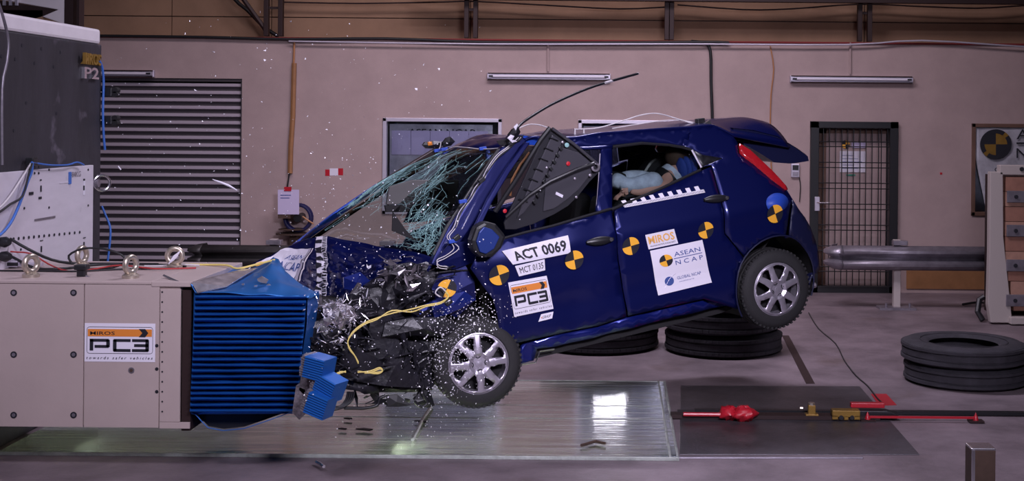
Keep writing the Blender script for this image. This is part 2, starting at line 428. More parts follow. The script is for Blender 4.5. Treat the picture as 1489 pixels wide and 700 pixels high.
def cable(name, pts, r, m, label, cat='cable', n=6, group=None, parent=None, smooth=3):
    P = [Vector(p) for p in pts]
    out = []
    for i in range(len(P) - 1):      # catmull-rom
        p0 = P[max(i - 1, 0)]; p1 = P[i]; p2 = P[i + 1]; p3 = P[min(i + 2, len(P) - 1)]
        for k in range(smooth):
            t = k / smooth
            out.append(.5 * ((2 * p1) + (p2 - p0) * t + (2 * p0 - 5 * p1 + 4 * p2 - p3) * t * t + (3 * p1 - p0 - 3 * p2 + p3) * t ** 3))
    out.append(P[-1])
    o = MB().tube(out, r, n).build(name, m, parent, smooth=True, ang=80)
    if label: tag(o, label, cat if not parent else None, group)
    return o
yl = YW - .05
cable('cable', [atY(x, y, yl) for x, y in ((145, 52), (300, 54), (420, 57), (560, 56), (700, 61), (860, 62), (1020, 61), (1060, 62))], .018, M['wire_k'], 'thick black cable bundle along ledge from shutter to car roof')
cable('conduit', [atY(x, y, yl - .03) for x, y in ((420, 60), (700, 64), (1000, 64), (1230, 65), (1340, 59), (1489, 68), (1560, 70))], .012, M['alu'], 'pale grey conduit running along the red ledge to the right', 'conduit')
cable('cable', [atY(x, y, YW - .04) for x, y in ((1005, 60), (1025, 63), (1033, 75), (1034, 120), (1036, 180), (1036, 230))], .02, M['wire_k'], 'black cables dropping down wall behind the rear of the car roof')
cable('cable', [atY(x, y, YW - .02) for x, y in ((1120, 67), (1125, 100), (1121, 140), (1120, 200), (1122, 250), (1128, 330))], .008, M['wire_o'], 'thin orange brown wire hanging on wall above the raised tailgate')
cable('cable', [atY(x, y, YU - .2) for x, y in ((120, -280), (250, -110), (335, -8), (360, 15), (385, 40), (405, 53))], .026, M['wire_k'], 'thick black cable sagging from top to the leftmost visible column')
cable('cable', [atY(x, y, YU - .2) for x, y in ((405, 3), (520, 5), (640, 3), (690, 2), (800, 8), (900, 13), (973, 10))], .011, M['steel_dark'], 'thin overhead cable slung between columns above the car')
cable('cable', [atY(x, y, YU - .2) for x, y in ((985, 7), (1080, 14), (1150, 13), (1250, 6), (1330, 9), (1420, 12), (1489, 8), (1540, 6))], .011, M['steel_dark'], 'thin overhead cable slung above the right part of the wall')
cable('conduit', [Wp(797, 62) - Vector((0, .02, 0)), Wp(797, 104) - Vector((0, .02, 0))], .014, M['wall'], 'short wall coloured conduit down to fluorescent fitting above the car', 'conduit')
cable('conduit', [Wp(1236, 62) - Vector((0, .02, 0)), Wp(1236, 108) - Vector((0, .02, 0))], .014, M['wall'], 'short wall coloured conduit down to fluorescent fitting near barred door', 'conduit')
# tape covered cable down to the cable reel
t = empty('cable_trunking', Wp(427, 250) - Vector((0, .03, 0)), 'brown tape covered cable trunking running down wall right of the shutter', 'trunking')
def rel(o, p): return Vector(p) - Vector(o.location)
q = MB(); q.tube([rel(t, Wp(x, y) - Vector((0, .03, 0))) for x, y in ((429, 62), (428, 92))], .012, 6); q.build('cable', M['wire_o'], t)
q = MB(); q.tube([rel(t, Wp(x, y) - Vector((0, .035, 0))) for x, y in ((429, 92), (428, 130), (427, 170), (424, 215), (423, 252))], .03, 6); q.build('tape_wrap', M['cardboard'], t)
q = MB(); q.tube([rel(t, Wp(x, y) - Vector((0, .035, 0))) for x, y in ((422, 252), (418, 278))], .009, 6); q.build('cable', M['wire_k'], t)

# fluorescent fittings
def fitting(px0, px1, py, lab):
    a = Wp(px0, py); b = Wp(px1, py)
    L = b.x - a.x; t = empty('fluorescent_fitting', ((a.x + b.x) / 2, YW, a.z), lab, 'light fitting')
    q = MB(); q.box((0, -.03, 0), (L, .06, .085)); q.build('housing', M['alu'], t, bevel=.006)
    q = MB(); q.box((0, -.065, .035), (L - .02, .012, .014)).box((0, -.065, -.038), (L - .02, .012, .012)); q.build('reflector_lip', M['steel_dark'], t)
    q = MB(); q.lathe([(.0, -L / 2 + .04), (.016, -L / 2 + .04), (.016, L / 2 - .04), (.0, L / 2 - .04)], (1, 0, 0), (0, -.085, 0), 12); q.build('tube', M['white'], t, smooth=True)
    for s_ in (-1, 1):
        q = MB(); q.box((s_ * (L / 2 - .03), -.085, 0), (.045, .03, .045)); q.build('lamp_holder', M['alu'], t)
        q = MB(); q.box((s_ * (L / 2 - .05), -.103, 0), (.05, .012, .02)); q.build('end_clip', M['ink'], t)
    return t
fitting(709, 888, 111, 'unlit fluorescent fitting on wall above the car')
fitting(1148, 1326, 115, 'unlit fluorescent fitting on wall above the barred door')
fitting(50, 226, 106, 'unlit fluorescent fitting above the roller shutter')

# roller shutter
t = empty('door_1', ((sh[0] + sh[1]) / 2, YW, 0)); tag(t, kind='structure', label='closed grey steel roller shutter')
pitch = Wp(280, 120).z - Wp(280, 131.0).z
sw = sh[1] - sh[0] - .02
prof = [(0, .0), (-.034, .006), (-.036, .022), (-.034, .040), (.0, .046)]
me_s = None; z = sh[3] - .10; k = 0
while z > .02:
    if me_s is None:
        q = MB(); n = 5
        up_ = [(-sw / 2, .08 + y, zz) for y, zz in prof] + [(sw / 2, .08 + y, zz) for y, zz in prof]
        q.add(up_, [(i, i + 1, i + 1 + n, i + n) for i in range(n - 1)], 0)
        q.add([(-sw / 2, .085, -pitch + .046), (sw / 2, .085, -pitch + .046), (sw / 2, .085, 0), (-sw / 2, .085, 0)], [(0, 1, 2, 3)], 1)  # recess between slats coloured dark for its shade
        o = q.build('slat', [M['shutter'], M['shutterd']], t, smooth=True, ang=60); me_s = o
    else:
        o = me_s.copy(); col.objects.link(o)
    o.location = (0, 0, z); z -= pitch; k += 1
q = MB(); q.box((0, .07, sh[3] - .02), (sw, .10, .035)); q.build('shutter_box', M['shutterd'], t)
q = MB(); q.box((-sw / 2, .07, sh[3] / 2), (.03, .12, sh[3])).box((sw / 2 + .005, .07, sh[3] / 2), (.02, .12, sh[3])); q.build('guide_rail', M['shutterd'], t)

# windows
def window(nm, w, full, label):
    t = empty(nm, ((w[0] + w[1]) / 2, YW, w[2])); tag(t, kind='structure', label=label)
    wd_, hh = w[1] - w[0], w[3] - w[2]; fr = .045
    fm = M['alu'] if not full else M['brown']
    q = MB()
    for c, s in (((0, .02, hh - fr / 2), (wd_, .09, fr)), ((0, .02, fr / 2), (wd_, .09, fr)), ((-wd_ / 2 + fr / 2, .02, hh / 2), (fr, .09, hh)), ((wd_ / 2 - fr / 2, .02, hh / 2), (fr, .09, hh))):
        q.box(c, s)
    q.build('window_frame', fm, t, bevel=.005)
    rr = random.Random(nm)
    def f(u, v):
        x = (-.5 + u) * (wd_ - 2 * fr - .03); zz = fr + v * (hh - 2 * fr - .03)
        return Vector((x, .125 + .018 * noise.noise(Vector((x * 5, zz * 5, rr.random() * .01))) , zz))
    q = MB(); q.grid(f, 30, 24); q.build('silver_sheet', M['sheet'], t, smooth=True, ang=180)
    q = MB(); q.box((0, .06, hh / 2), (wd_ - 2 * fr, .006, hh - 2 * fr)); q.build('pane', M['winglass'], t)
    q = MB(); q.box((wd_ / 2 - fr - .045, .10, hh / 2), (.06, .02, hh - 2 * fr)); q.build('dark_reveal', M['blackmatt'], t)
    return t, wd_, hh
t1, wd_, hh = window('window_1', w1, 0, 'aluminium framed window backed with silver sheeting left of the car roof')
bz0 = Wp(640, 226).z - w1[2]; bz1 = Wp(640, 190.5).z - w1[2]
for k in range(5):
    a = -wd_ / 2 + .09 + k * .235
    q = MB(); q.box((a + .116, .098, (bz0 + bz1) / 2), (.231, .012, bz1 - bz0)); q.build('board_panel', M['board'], t1)
Pf = Print(lambda u, v, l: Vector((-wd_ / 2 + .25 + u * .9, .10 - l, bz1 - .05 + v * .09)))
Pf.text('half_hidden_lettering', 'ASEAN NCAP', .05, .0, .95, .80, M['ink'], t1, .002)
t2, wd2, hh2 = window('window_2', w2, 0, 'aluminium framed window mostly hidden behind the car roof')
q = MB(); q.box((0, .098, hh2 * .62), (wd2 * .8, .012, .25)); q.build('board_panel', M['board'], t2)
t3, wd3, hh3 = window('window_3', w3, 1, 'dark recessed window holding a silver banner with quartered disc logo')
# banner in window 3
bn = empty('banner', (w3[0] + .1, YW + .03, w3[2])); tag(bn, 'silver plastic banner with black and yellow quartered disc in right window', 'banner')
bx0 = Wp(1419, 190).x - bn.location.x
def bf(u, v):
    zz = .03 + v * (hh3 - .06); cut = .14 * max(0, 1 - v * 1.6)
    x = bx0 + cut + u * (wd3 - .2 - cut)
    return Vector((x, -.025 + .014 * noise.noise(Vector((x * 6, zz * 5, 3.3))), zz))
q = MB(); q.grid(bf, 34, 26); q.build('plastic_sheet', M['sheet'], bn, smooth=True, solid=.002, ang=180)
def sub(P, u0, v0, u1, v1, du=(0, 0)):
    return Print(lambda u, v, l: P.fn(u0 + (u1 - u0) * u + du[0] * v, v0 + (v1 - v0) * v + du[1] * u, l))
o3 = Vector(bn.location)
def wpr(px0, py0, px1, py1, Y, org):   # print frame spanning a rectangle on a plane y=Y
    a = atY(px0, py1, Y) - org; b = atY(px1, py1, Y) - org; c = atY(px0, py0, Y) - org
    return Print(lambda u, v, l: a + (b - a) * u + (c - a) * v + Vector((0, -l, 0)))
target(wpr(1425, 188, 1471, 232, YW - .02, o3), bn, rot=0, name='disc_logo', mA=M['brass'], mB=M['ink'], n=8)
P = wpr(1425, 188, 1471, 232, YW - .024, o3)
ring = MB(); N = 40
A_ = [P.fn(.5 + .5 * math.cos(2 * math.pi * k / N), .5 + .5 * math.sin(2 * math.pi * k / N), .003) for k in range(N)]
B_ = [P.fn(.5 + .36 * math.cos(2 * math.pi * k / N), .5 + .36 * math.sin(2 * math.pi * k / N), .003) for k in range(N)]
for k in range(N):
    if k % 10 in (4, 5): continue
    ring.add([A_[k], A_[(k + 1) % N], B_[(k + 1) % N], B_[k]], [(0, 1, 2, 3)])
ring.build('disc_ring', M['ink'], bn)
P = wpr(1478, 186, 1560, 230, YW - .02, o3)
P.text('lettering', 'ASEAN', 0, .62, 1, .95, M['ink'], bn); P.text('lettering', 'N C A P', 0, .0, 1, .33, M['ink'], bn); P.rect('lettering_rule', 0, .46, 1, .52, M['ink'], bn)
P = wpr(1446, 243, 1540, 250, YW - .02, o3); P.text('lettering', 'OFFICIAL TEST LAB', 0, 0, 1, .9, M['ink'], bn, bold=.01)

# barred door
t = empty('door_2', ((dr[0] + dr[1]) / 2, YW, 0)); tag(t, kind='structure', label='black framed door with a steel security grille')
dw, dh = dr[1] - dr[0], dr[3]
q = MB(); F1 = .10
for c, s in (((-dw / 2 + F1 / 2, -.01, dh / 2), (F1, .12, dh)), ((dw / 2 - F1 / 2, -.01, dh / 2), (F1, .12, dh)), ((0, -.01, dh - .04), (dw, .12, .08)), ((0, -.01, .04), (dw, .12, .08))): q.box(c, s)
q.build('door_frame', M['black'], t, bevel=.004)
iw = dw - 2 * F1
q = MB(); q.box((0, .17, dh / 2), (iw, .03, dh - .1)); q.build('inner_door', M['wall'], t)
q = MB(); q.box((-iw / 2 + .06, .145, dh / 2), (.12, .02, dh - .1)).box((0, .145, dh - .12), (iw, .02, .05)); q.build('inner_door_frame', M['brown'], t)
gx0, gz0 = Wp(1187, 205).x - t.location.x, 0
for px in (1189, 1196.5, 1205.5, 1214.5, 1223.5, 1232, 1240.5, 1250, 1258.5, 1267.5, 1277, 1281, 1290):
    x = Wp(px, 300).x - t.location.x
    q = MB(); q.tube([(x, 0, .08), (x, 0, dh - .08)], .0065, 5); q.build('grille_bar', M['black'], t)
for py in (206.5, 213.5, 236.5, 244, 266.5, 274.5, 297, 304.5, 327.5, 335, 358, 365, 388, 395):
    zz = Wp(1240, py).z
    q = MB(); q.tube([(-iw / 2, -.01, zz), (iw / 2, -.01, zz)], .0065, 5); q.build('grille_rail', M['black'], t)
q = MB(); q.box((-iw / 2 - .02, -.085, Wp(1187, 296).z), (.06, .04, .17)); q.build('lock_plate', M['alu'], t, bevel=.006)
q = MB(); q.tube([(-iw / 2 - .02, -.10, Wp(1187, 294).z), (-iw / 2 + .0, -.14, Wp(1187, 294).z), (-iw / 2 + .11, -.14, Wp(1187, 294).z)], .011, 8); q.build('door_handle', M['chrome'], t, smooth=True)
ps = empty('door_notice', Wp(1242, 237) + Vector((0, .145, 0)), 'paper notice with small round logo on the door behind the bars', 'notice')
P = Print(lambda u, v, l: Vector((-.15 + .32 * u, -l, -.12 + .26 * v)))
P.rect('paper', 0, 0, 1, 1, M['white'], ps, .001, 1)
for k in range(5): P.rect('print_line', .1, .78 - k * .15, .55 + .3 * ((k * 7) % 3) / 2, .80 - k * .15, M['inkblue'], ps, .003, 1)
P.rect('green_strip', .25, -.16, .6, -.10, M['green'], ps, .003, 1)
Q = Print(lambda u, v, l: Vector((-.13 + .10 * u, -l, .17 + .10 * v)))
target(Q, ps, name='round_logo', mA=M['yellow'], mB=M['ink']); 
P.rect('logo_card', .45, 1.15, 1.0, 1.4, M['board'], ps, .002, 1)

# access reader by the door
t = empty('access_reader', Wp(1156, 248), 'small grey access reader on wall left of barred door', 'reader')
q = MB(); q.box((0, -.02, 0), (.105, .04, .17)); q.build('casing', M['alu'], t, bevel=.012)
q = MB(); q.box((0, -.042, .035), (.07, .006, .06)); q.build('screen', M['black'], t)
q = MB(); q.box((0, -.042, -.04), (.07, .006, .05)); q.build('keypad', M['galv'], t)
cable('reader_cable', [(.05, -.02, -.08), (.065, -.02, -.2), (.055, -.02, -.38)], .006, M['wire_k'], None, parent=t)
# small red labels on the wall
def redlabel(px0, py0, px1, py1, lab):
    t = empty('wall_label', Wp((px0 + px1) / 2, (py0 + py1) / 2), lab, 'label')
    o = Vector(t.location); P = wpr(px0, py0, px1, py1, YW, o)
    P.rect('red_patch', 0, 0, .25, .85, M['redplastic'], t, .003, 1); P.rect('white_patch', .25, .05, .72, 1, M['white'], t, .003, 1); P.rect('red_patch', .72, .1, 1, 1, M['redplastic'], t, .003, 1)
redlabel(473, 245, 499, 256, 'small red and white label on wall left of window')
o = MB().bx(Wp(1367, 251) + Vector((0, -.004, 0)), Wp(1370, 254)).build('wall_sticker', M['redplastic']); tag(o, 'tiny red square sticker on wall right of the barred door', 'sticker')

# notice and cable reel hanging on the wall behind the crash
t = empty('cable_reel', Wp(425, 330) + Vector((0, -.25, 0)), 'wall cable reel wound with dark navy hose below the paper notice', 'cable reel')
o = Vector(t.location)
q = MB()
for k in range(5): q.lathe([(.155 + .018 * math.cos(a) + .0 * k, -.02 + k * .022 + .012 * math.sin(a)) for a in [i * math.pi / 4 for i in range(8)]], (0, 1, 0), rel(t, atY(433, 317, YW - .22)), 28, close=True)
q.build('hose_coil', M['navy'], t, smooth=True)
q = MB(); q.lathe([(0, -.02), (.05, -.02), (.05, .2), (0, .2)], (0, 1, 0), rel(t, atY(433, 317, YW - .22)), 16); q.build('hub', M['black'], t)
q = MB(); q.lathe([(0, 0), (.19, .0), (.19, .015), (0, .015)], (0, 0, 1), rel(t, atY(425, 341, YW - .2)), 24); q.build('round_tray', M['rust'], t)
q = MB(); q.lathe([(0, 0), (.16, .0), (.16, .01), (0, .01)], (0, 0, 1), rel(t, atY(425, 334, YW - .2)), 24); q.build('tray_rim', M['rust'], t)
q = MB(); q.bx(rel(t, atY(421, 341, YW - .2)), rel(t, atY(436, 380, YW - .03))); q.build('bracket', M['rust'], t)
q = MB(); q.tube([rel(t, atY(x, y, YW - .27)) for x, y in ((440, 315), (447, 320), (456, 326))], .01, 6); q.build('orange_lead', M['wire_o'], t)
t = empty('paper_notice', Wp(420, 293) + Vector((0, -.06, 0)), 'white paper notice with red clip hanging on wall right of shutter', 'notice')
o = Vector(t.location); P = wpr(404, 276, 435, 312, YW - .35, o)
P.rect('paper', 0, 0, 1, 1, M['board'], t, .001, 2); P.rect('print_line', .12, .76, .62, .79, M['inkblue'], t, .003, 1); P.rect('print_line', .12, .65, .55, .68, M['inkblue'], t, .003, 1)
q = MB(); q.bx(rel(t, atY(413, 272, YW - .36)), rel(t, atY(424, 278, YW - .34))); q.build('red_clip', M['redplastic'], t)
q = MB(); q.bx(rel(t, atY(404, 312, YW - .345)), rel(t, atY(432, 315, YW - .02))); q.build('shelf_edge', M['rust'], t)

# ------------------------------------------------------------------ guardrails
WP = [(0, .0), (.025, .0), (.06, .02), (.10, .075), (.13, .083), (.16, .075), (.20, .02), (.225, .012), (.25, .02)]
def rail_profile(h):
    pr = [(z, y) for z, y in ((0, .0), (.02, .02), (.055, .08), (.09, .085), (.125, .03), (.155, .005), (.185, .03), (.22, .085), (.255, .08), (.29, .02), (.31, .0))]
    return [(z * h / .31, y) for z, y in pr]
def guardrail(x0, x1, yy, z0, z1, m, lab, end_left=True, posts=()):
    t = empty('guardrail', (x0, yy, 0), lab, 'guardrail')
    pr = rail_profile(z1 - z0); q = MB(); n = len(pr)
    xs = [(0, 1.0)] ; L = x1 - x0
    st = [0, L * .33, L * .33 + .002, L] if L > 1 else [0, L]
    def ringat(x, sc, dx=0): return [Vector((x, -y * sc, z0 + (z1 - z0) / 2 + (z - (z1 - z0) / 2) * (1 if sc > .9 else .92))) for z, y in pr]
    rings = [ringat(x, 1) for x in st]
    vs = [v for r_ in rings for v in r_]
    q.add(vs, [(i * n + k, (i + 1) * n + k, (i + 1) * n + k + 1, i * n + k + 1) for i in range(len(st) - 1) for k in range(n - 1)])
    q.build('rail', m, t, smooth=True, solid=.006, ang=50)
    if end_left:
        q = MB(); N = 10
        def f(u, v):
            a = math.pi * u * .95; k = v * (n - 1); i = int(min(k, n - 2)); fr = k - i
            z = pr[i][0] + (pr[i + 1][0] - pr[i][0]) * fr; y = pr[i][1] + (pr[i + 1][1] - pr[i][1]) * fr
            rr = .10 + y
            return Vector((.02 - math.sin(a) * rr * 1.0, .10 - math.cos(a) * rr, z0 + (z1 - z0) / 2 + (z - (z1 - z0) / 2) * (1 - .12 * math.sin(a))))
        q.grid(f, N, n - 1); q.build('terminal_end', m, t, smooth=True, solid=.006, ang=60)
    for pxx in posts:
        q = MB(); q.box((pxx - x0, .09, (z1 + .06) / 2), (.075, .09, z1 + .06)); q.build('post', M['tanmetal'], t, bevel=.005)
        q = MB(); q.box((pxx - x0 - .01, .05, .012), (.40, .22, .024)); q.build('base_plate', M['galv'], t)
        q = MB(); q.box((pxx - x0 + .02, .03, z1 + .03), (.16, .10, .05)); q.build('top_bracket', M['galv'], t, bevel=.006)
        for sx in (-.13, .13):
            q = MB(); q.lathe([(0, .02), (.014, .02), (.014, .07), (0, .07)], (0, 0, 1), (pxx - x0 + sx, .0, 0), 8); q.build('anchor_bolt', M['galv'], t)
    return t
YG = 14.0
g0 = atY(1222, 357, YG); g1 = atY(1480, 395, YG)
guardrail(g0.x, g1.x + .3, YG, g1.z, g0.z, M['galv'], 'galvanised W beam guardrail with rounded end before barred door', True, (atY(1306, 420, YG).x,))
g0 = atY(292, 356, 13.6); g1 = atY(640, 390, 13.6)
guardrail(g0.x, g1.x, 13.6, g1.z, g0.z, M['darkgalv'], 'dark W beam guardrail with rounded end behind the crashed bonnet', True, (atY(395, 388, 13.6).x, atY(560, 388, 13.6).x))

# ------------------------------------------------------------------ wood faced block at the right edge
YB = 13.0
b0 = atY(1440, 250, YB); b1 = atY(1489, 462, YB)
t = empty('timber_crash_block', (b0.x, YB, 0), 'cream steel framed block faced with brown timber squares at right edge', 'test block')
ox = b0.x; hz = b0.z
q = MB(); q.prism([(0, 0, hz), (.13, 0, hz), (.14, 0, .9), (.24, 0, .02), (.02, 0, .02), (-.01, 0, .2), (0, 0, .8)], (0, .10, 0)); q.build('side_post', M['tanmetal'], t, bevel=.006)
q = MB(); q.box((.85, .06, hz + .02), (1.5, .12, .10)); q.build('top_rail', M['tanmetal'], t, bevel=.006)
q = MB(); q.box((.95, .0, .05), (1.5, .14, .07)); q.build('foot_beam', M['tanmetal'], t, bevel=.006)
q = MB(); q.lathe([(0, -.012), (.022, -.012), (.022, .01), (0, .01)], (0, 1, 0), (.32, .0, hz + .03), 12); q.build('hole', M['ink'], t)
k = 0; zz = .14
wcols = [.16, .40, .64, .88, 1.12]
rows = 9; rh = (hz - .05 - .14) / rows
for r_ in range(rows):
    for c_ in range(5):
        if c_ == 0 and r_ < 3: x0_ = .25 - .03 * r_
        else: x0_ = wcols[c_]
        x1_ = wcols[c_] + .24
        q = MB(); q.box(((x0_ + x1_) / 2, .06 + .012 * ((r_ * 3 + c_ * 5) % 3), .14 + rh * (r_ + .5)), (x1_ - x0_ - .006, .1, rh - .006))
        q.build('timber_square', M['wood'][(r_ * 2 + c_ * 3 + (r_ * c_) % 3) % 4], t)
for py in (286, 335.5, 386, 437):
    zz = atY(1460, py, YB).z
    q = MB(); q.box((.27, -.005, zz), (.20, .02, .12)); br = q.build('bracket', M['galv'], t, bevel=.004)
    q = MB(); q.lathe([(0, -.022), (.02, -.022), (.02, 0), (0, 0)], (0, 1, 0), (.26, -.01, zz), 10); q.build('bolt_hole', M['ink'], br)
q = MB(); q.box((.8, .45, hz / 2), (1.3, .5, hz - .1)); q.build('block_body', M['steel_dark'], t)
q = MB(); q.tube([(-.02, .15, .02), (-.06, .2, .1), (-.03, .25, .22), (.02, .25, .25)], .03, 8); q.build('hose', M['black'], t)
cable('floor_cable', [atZ(x, y, .02) for x, y in ((1400, 443), (1420, 440), (1440, 441))], .014, M['wire_k'], 'short black cable lying on floor beside timber block')

# ------------------------------------------------------------------ truck tyres
def truck_tyre(c, r, w, rot, lab, grp=None):
    t = empty('truck_tyre', c, lab, 'tyre', grp); t.rotation_euler.z = rot
    hw = w / 2
    q = MB(); prof = [(r * .56, -hw * .62), (r * .60, -hw * .80), (r * .78, -hw * 1.0), (r * .92, -hw * .94), (r * .985, -hw * .74), (r, -hw * .4), (r * .985, -hw * .36), (r * .985, -hw * .30), (r, -hw * .26),
                      (r, hw * .26), (r * .985, hw * .30), (r * .985, hw * .36), (r, hw * .4), (r * .985, hw * .74), (r * .92, hw * .94), (r * .78, hw * 1.0), (r * .60, hw * .80), (r * .56, hw * .62), (r * .62, hw * .5), (r * .80, hw * .6), (r * .86, 0), (r * .80, -hw * .6), (r * .62, -hw * .5)]
    q.lathe(prof, (0, 0, 1), (0, 0, hw), 64, close=True); q.build('casing', M['oldrubber'], t, smooth=True, ang=40)
    q = MB()
    for k in range(60):
        a = 2 * math.pi * k / 60
        for s_ in (-1, 1):
            cx, cy = math.cos(a) * r * .985, math.sin(a) * r * .985
            q.box((cx, cy, hw + s_ * hw * .56), (.03, .052, hw * .26), Matrix.Rotation(a, 3, 'Z'))
    tag(q.build('tread_block', M['oldrubber'], t), kind='stuff')
    q = MB(); q.lathe([(r * .70, hw * 1.985), (r * .705, hw * 2.01), (r * .715, hw * 1.99)], (0, 0, 1), (0, 0, 0), 48); q.build('sidewall_ring', M['oldrubber'], t, smooth=True)
    return t
ct = atZ(1405, 532, 0); ct.y = 10.15; ct.x = (1405 - PX) / FP * 10.15
truck_tyre((ct.x + .01, 10.15, 0), .475, .165, 0, 'worn truck tyre lying flat, lower one of the pair at right')
truck_tyre((ct.x - .01, 10.14, .166), .48, .165, .5, 'worn truck tyre lying flat, upper one of the pair at right')
cx = (1053 - PX) / FP * 11.45
for k, lb in enumerate(('bottom', 'middle', 'top')):
    truck_tyre((cx + (.01, -.012, .004)[k], 11.45, .195 * k), .52, .194, k * .4, 'black truck tyre under the raised rear wheel, %s of its stack of three' % lb)
cx = (873 - PX) / FP * 11.6
for k, lb in enumerate(('bottom', 'middle')):
    truck_tyre((cx + (.0, .012)[k], 11.6, .195 * k), .54, .194, k * .4, 'black truck tyre behind the car sill, %s of the left stack' % ('lower' if k == 0 else 'upper'))
cx = (705 - PX) / FP * 12.6
truck_tyre((cx - .1, 12.6, 0), .5, .19, .2, 'black truck tyre flat on floor behind the front wheel')

# ------------------------------------------------------------------ pit with glass cover
pd = -.95
pt = empty('camera_pit', ((px0 + px1) / 2, (py0 + py1) / 2, 0)); tag(pt, 'glass covered camera pit sunk in the floor under the crash', 'pit')
oc = Vector(pt.location)
def pbx(nm, a, b, m, bevel=0, par=None):
    q = MB(); q.bx(Vector(a) - oc, Vector(b) - oc); return q.build(nm, m, par or pt, bevel=bevel)
pbx('pit_wall', (px0, py1 - .001, pd), (px1, py1 + .08, -.002), M['pit']); pbx('pit_wall', (px0, py0 - .08, pd), (px1, py0 + .001, -.002), M['pit'])
pbx('pit_wall', (px0 - .08, py0, pd), (px0, py1, -.002), M['pit']); pbx('pit_wall', (px1, py0, pd), (px1 + .08, py1, -.002), M['pit'])
pbx('pit_floor', (px0, py0, pd - .05), (px1, py1, pd), M['pit'])
for xx in (-2.9, -1.9, -.95, -.05):
    pbx('pit_rib', (xx - .03, py1 - .06, pd), (xx + .03, py1 - .002, -.12), M['steel_dark'])
pbx('pit_beam', (px0 + .02, py1 - .12, -.14), (px1 - .02, py1 - .002, -.06), M['galv'])
pbx('pit_beam', (px0 + .02, py0 + .75, -.16), (px1 - .02, py0 + .83, -.08), M['galv'])
pbx('pit_box', (-3.2, py1 - .5, -.55), (-2.9, py1 - .1, -.12), M['whitepaint'])
# white slotted panel standing in the pit
ga = atY(765, 618, py1 - .15); gb = atY(812, 668, py1 - .15)
gp = pbx('slotted_panel', (ga.x, py1 - .16, gb.z - .15), (gb.x, py1 - .13, ga.z), M['whitepaint'])
for k in range(4):
    x_ = ga.x + (gb.x - ga.x) * (.2 + .2 * k); pbx('slot', (x_ - .012, py1 - .17, gb.z - .1), (x_ + .012, py1 - .158, ga.z - .05), M['galv'], par=gp)
d = bpy.data.lights.new('pit_lamp', 'AREA'); d.shape = 'RECTANGLE'; d.size = .5; d.size_y = .3; d.energy = 110; d.color = (.95, .97, .88)
lo = bpy.data.objects.new('pit_lamp', d); col.objects.link(lo); lo.location = (-1.5, 7.98, -.26); lo.rotation_euler = (0, R(-70), 0)
d2 = d.copy(); d2.energy = 60; lo = bpy.data.objects.new('pit_lamp', d2); col.objects.link(lo); lo.location = (-3.5, 8.02, -.28); lo.rotation_euler = (0, R(-65), 0)
# cover: panes in a frame
cv = empty('pit_cover', ((px0 + px1) / 2, (py0 + py1) / 2, 0), 'scratched clear cover panel lying over the camera pit', 'cover')
oc2 = Vector(cv.location)
xm = [px0, -2.3, -1.02, px1]
q = MB(); q.bx(Vector((px0 + .005, py0 + .005, .0)) - oc2, Vector((px1 - .005, py1 - .005, .018)) - oc2); q.build('clear_panel', M['acrylic'], cv)
for a, b in (((px1 - .05, py0, .018), (px1 - .035, py1, .024)), ((px0, py0 - .008, .0), (px1, py0 + .004, .022)), ((px0, py1 - .004, 0), (px1, py1 + .010, .022)), ((px1 - .004, py0 - .01, .0), (px1 + .012, py1 + .01, .022)),
             ((px0, py0 + .98, .018), (px1 - .02, py0 + .99, .020)), ((px0, py0 + 1.38, .018), (px1 - .02, py0 + 1.39, .020))):
    q = MB(); q.bx(Vector(a) - oc2, Vector(b) - oc2); q.build('edge_strip', M['edgeglass'], cv, bevel=.003)

# steel floor plates right of the pit and the tow rail
def floorpoly(name, pts, z, th, m, label, cat, kind=None):
    q = MB(); P_ = [atZ(x, y, z + th) for x, y in pts]; q.prism(P_, (0, 0, -th)); o = q.build(name, m, bevel=.002)
    return tag(o, label, cat, kind=kind)
floorpoly('floor_plate', [(990, 561), (1250, 562), (1337, 661), (988, 661)], 0, .006, M['plate'], 'dark steel floor plate just right of the glass cover', 'floor plate')
floorpoly('floor_plate', [(985, 664), (1255, 664), (1255, 666), (985, 666)], 0, .008, M['galv'], 'thin steel edging strip along near side of the floor plate', 'edging')
floorpoly('floor_tape', [(1137, 488), (1147, 488), (1185, 558), (1172, 558)], 0, .003, M['steel_dark'], 'dark tape strip on floor below the rear wheel', 'tape')
floorpoly('floor_label', [(1266, 573), (1289, 573), (1304, 589), (1278, 590)], 0, .003, M['redplastic'], 'flat red tape label stuck on floor left of tyres', 'tape')
cable('floor_wire', [atZ(x, y, .006) for x, y in ((1176, 455), (1190, 478), (1215, 500), (1228, 525), (1245, 547), (1262, 562), (1276, 580), (1283, 586))], .006, M['wire_k'], 'thin dark wire snaking on floor to the red tape label')
t = empty('tow_rail', atZ(1230, 606, 0), 'long black tow rail across floor from cover to right edge', 'rail')
ro = Vector(t.location); zr = .03
for (xa, xb, ya, h, m_) in ((985, 1010, 606, .04, 'black'), (1010, 1760, 601.5, .03, 'black')):
    a = atZ(xa, ya, 0); b = atZ(xb, ya + (xb - xa) * .003, 0)
    q = MB(); q.bx((a.x - ro.x, a.y - ro.y - .02, 0.008), (b.x - ro.x, a.y - ro.y + .03, h)); q.build('rail_bar', M[m_], t)
a = atZ(975, 608, 0); b = atZ(1275, 608, 0); q = MB(); q.bx((a.x - ro.x, a.y - ro.y - .06, 0.008), (b.x - ro.x, a.y - ro.y + .04, .035)); q.build('cable_bed', M['steel_dark'], t)
def small(name, boxes, label, cat, extra=None):
    p = atZ(boxes[0][0], boxes[0][3], .008); t = empty(name, p, label, cat)
    return t, p
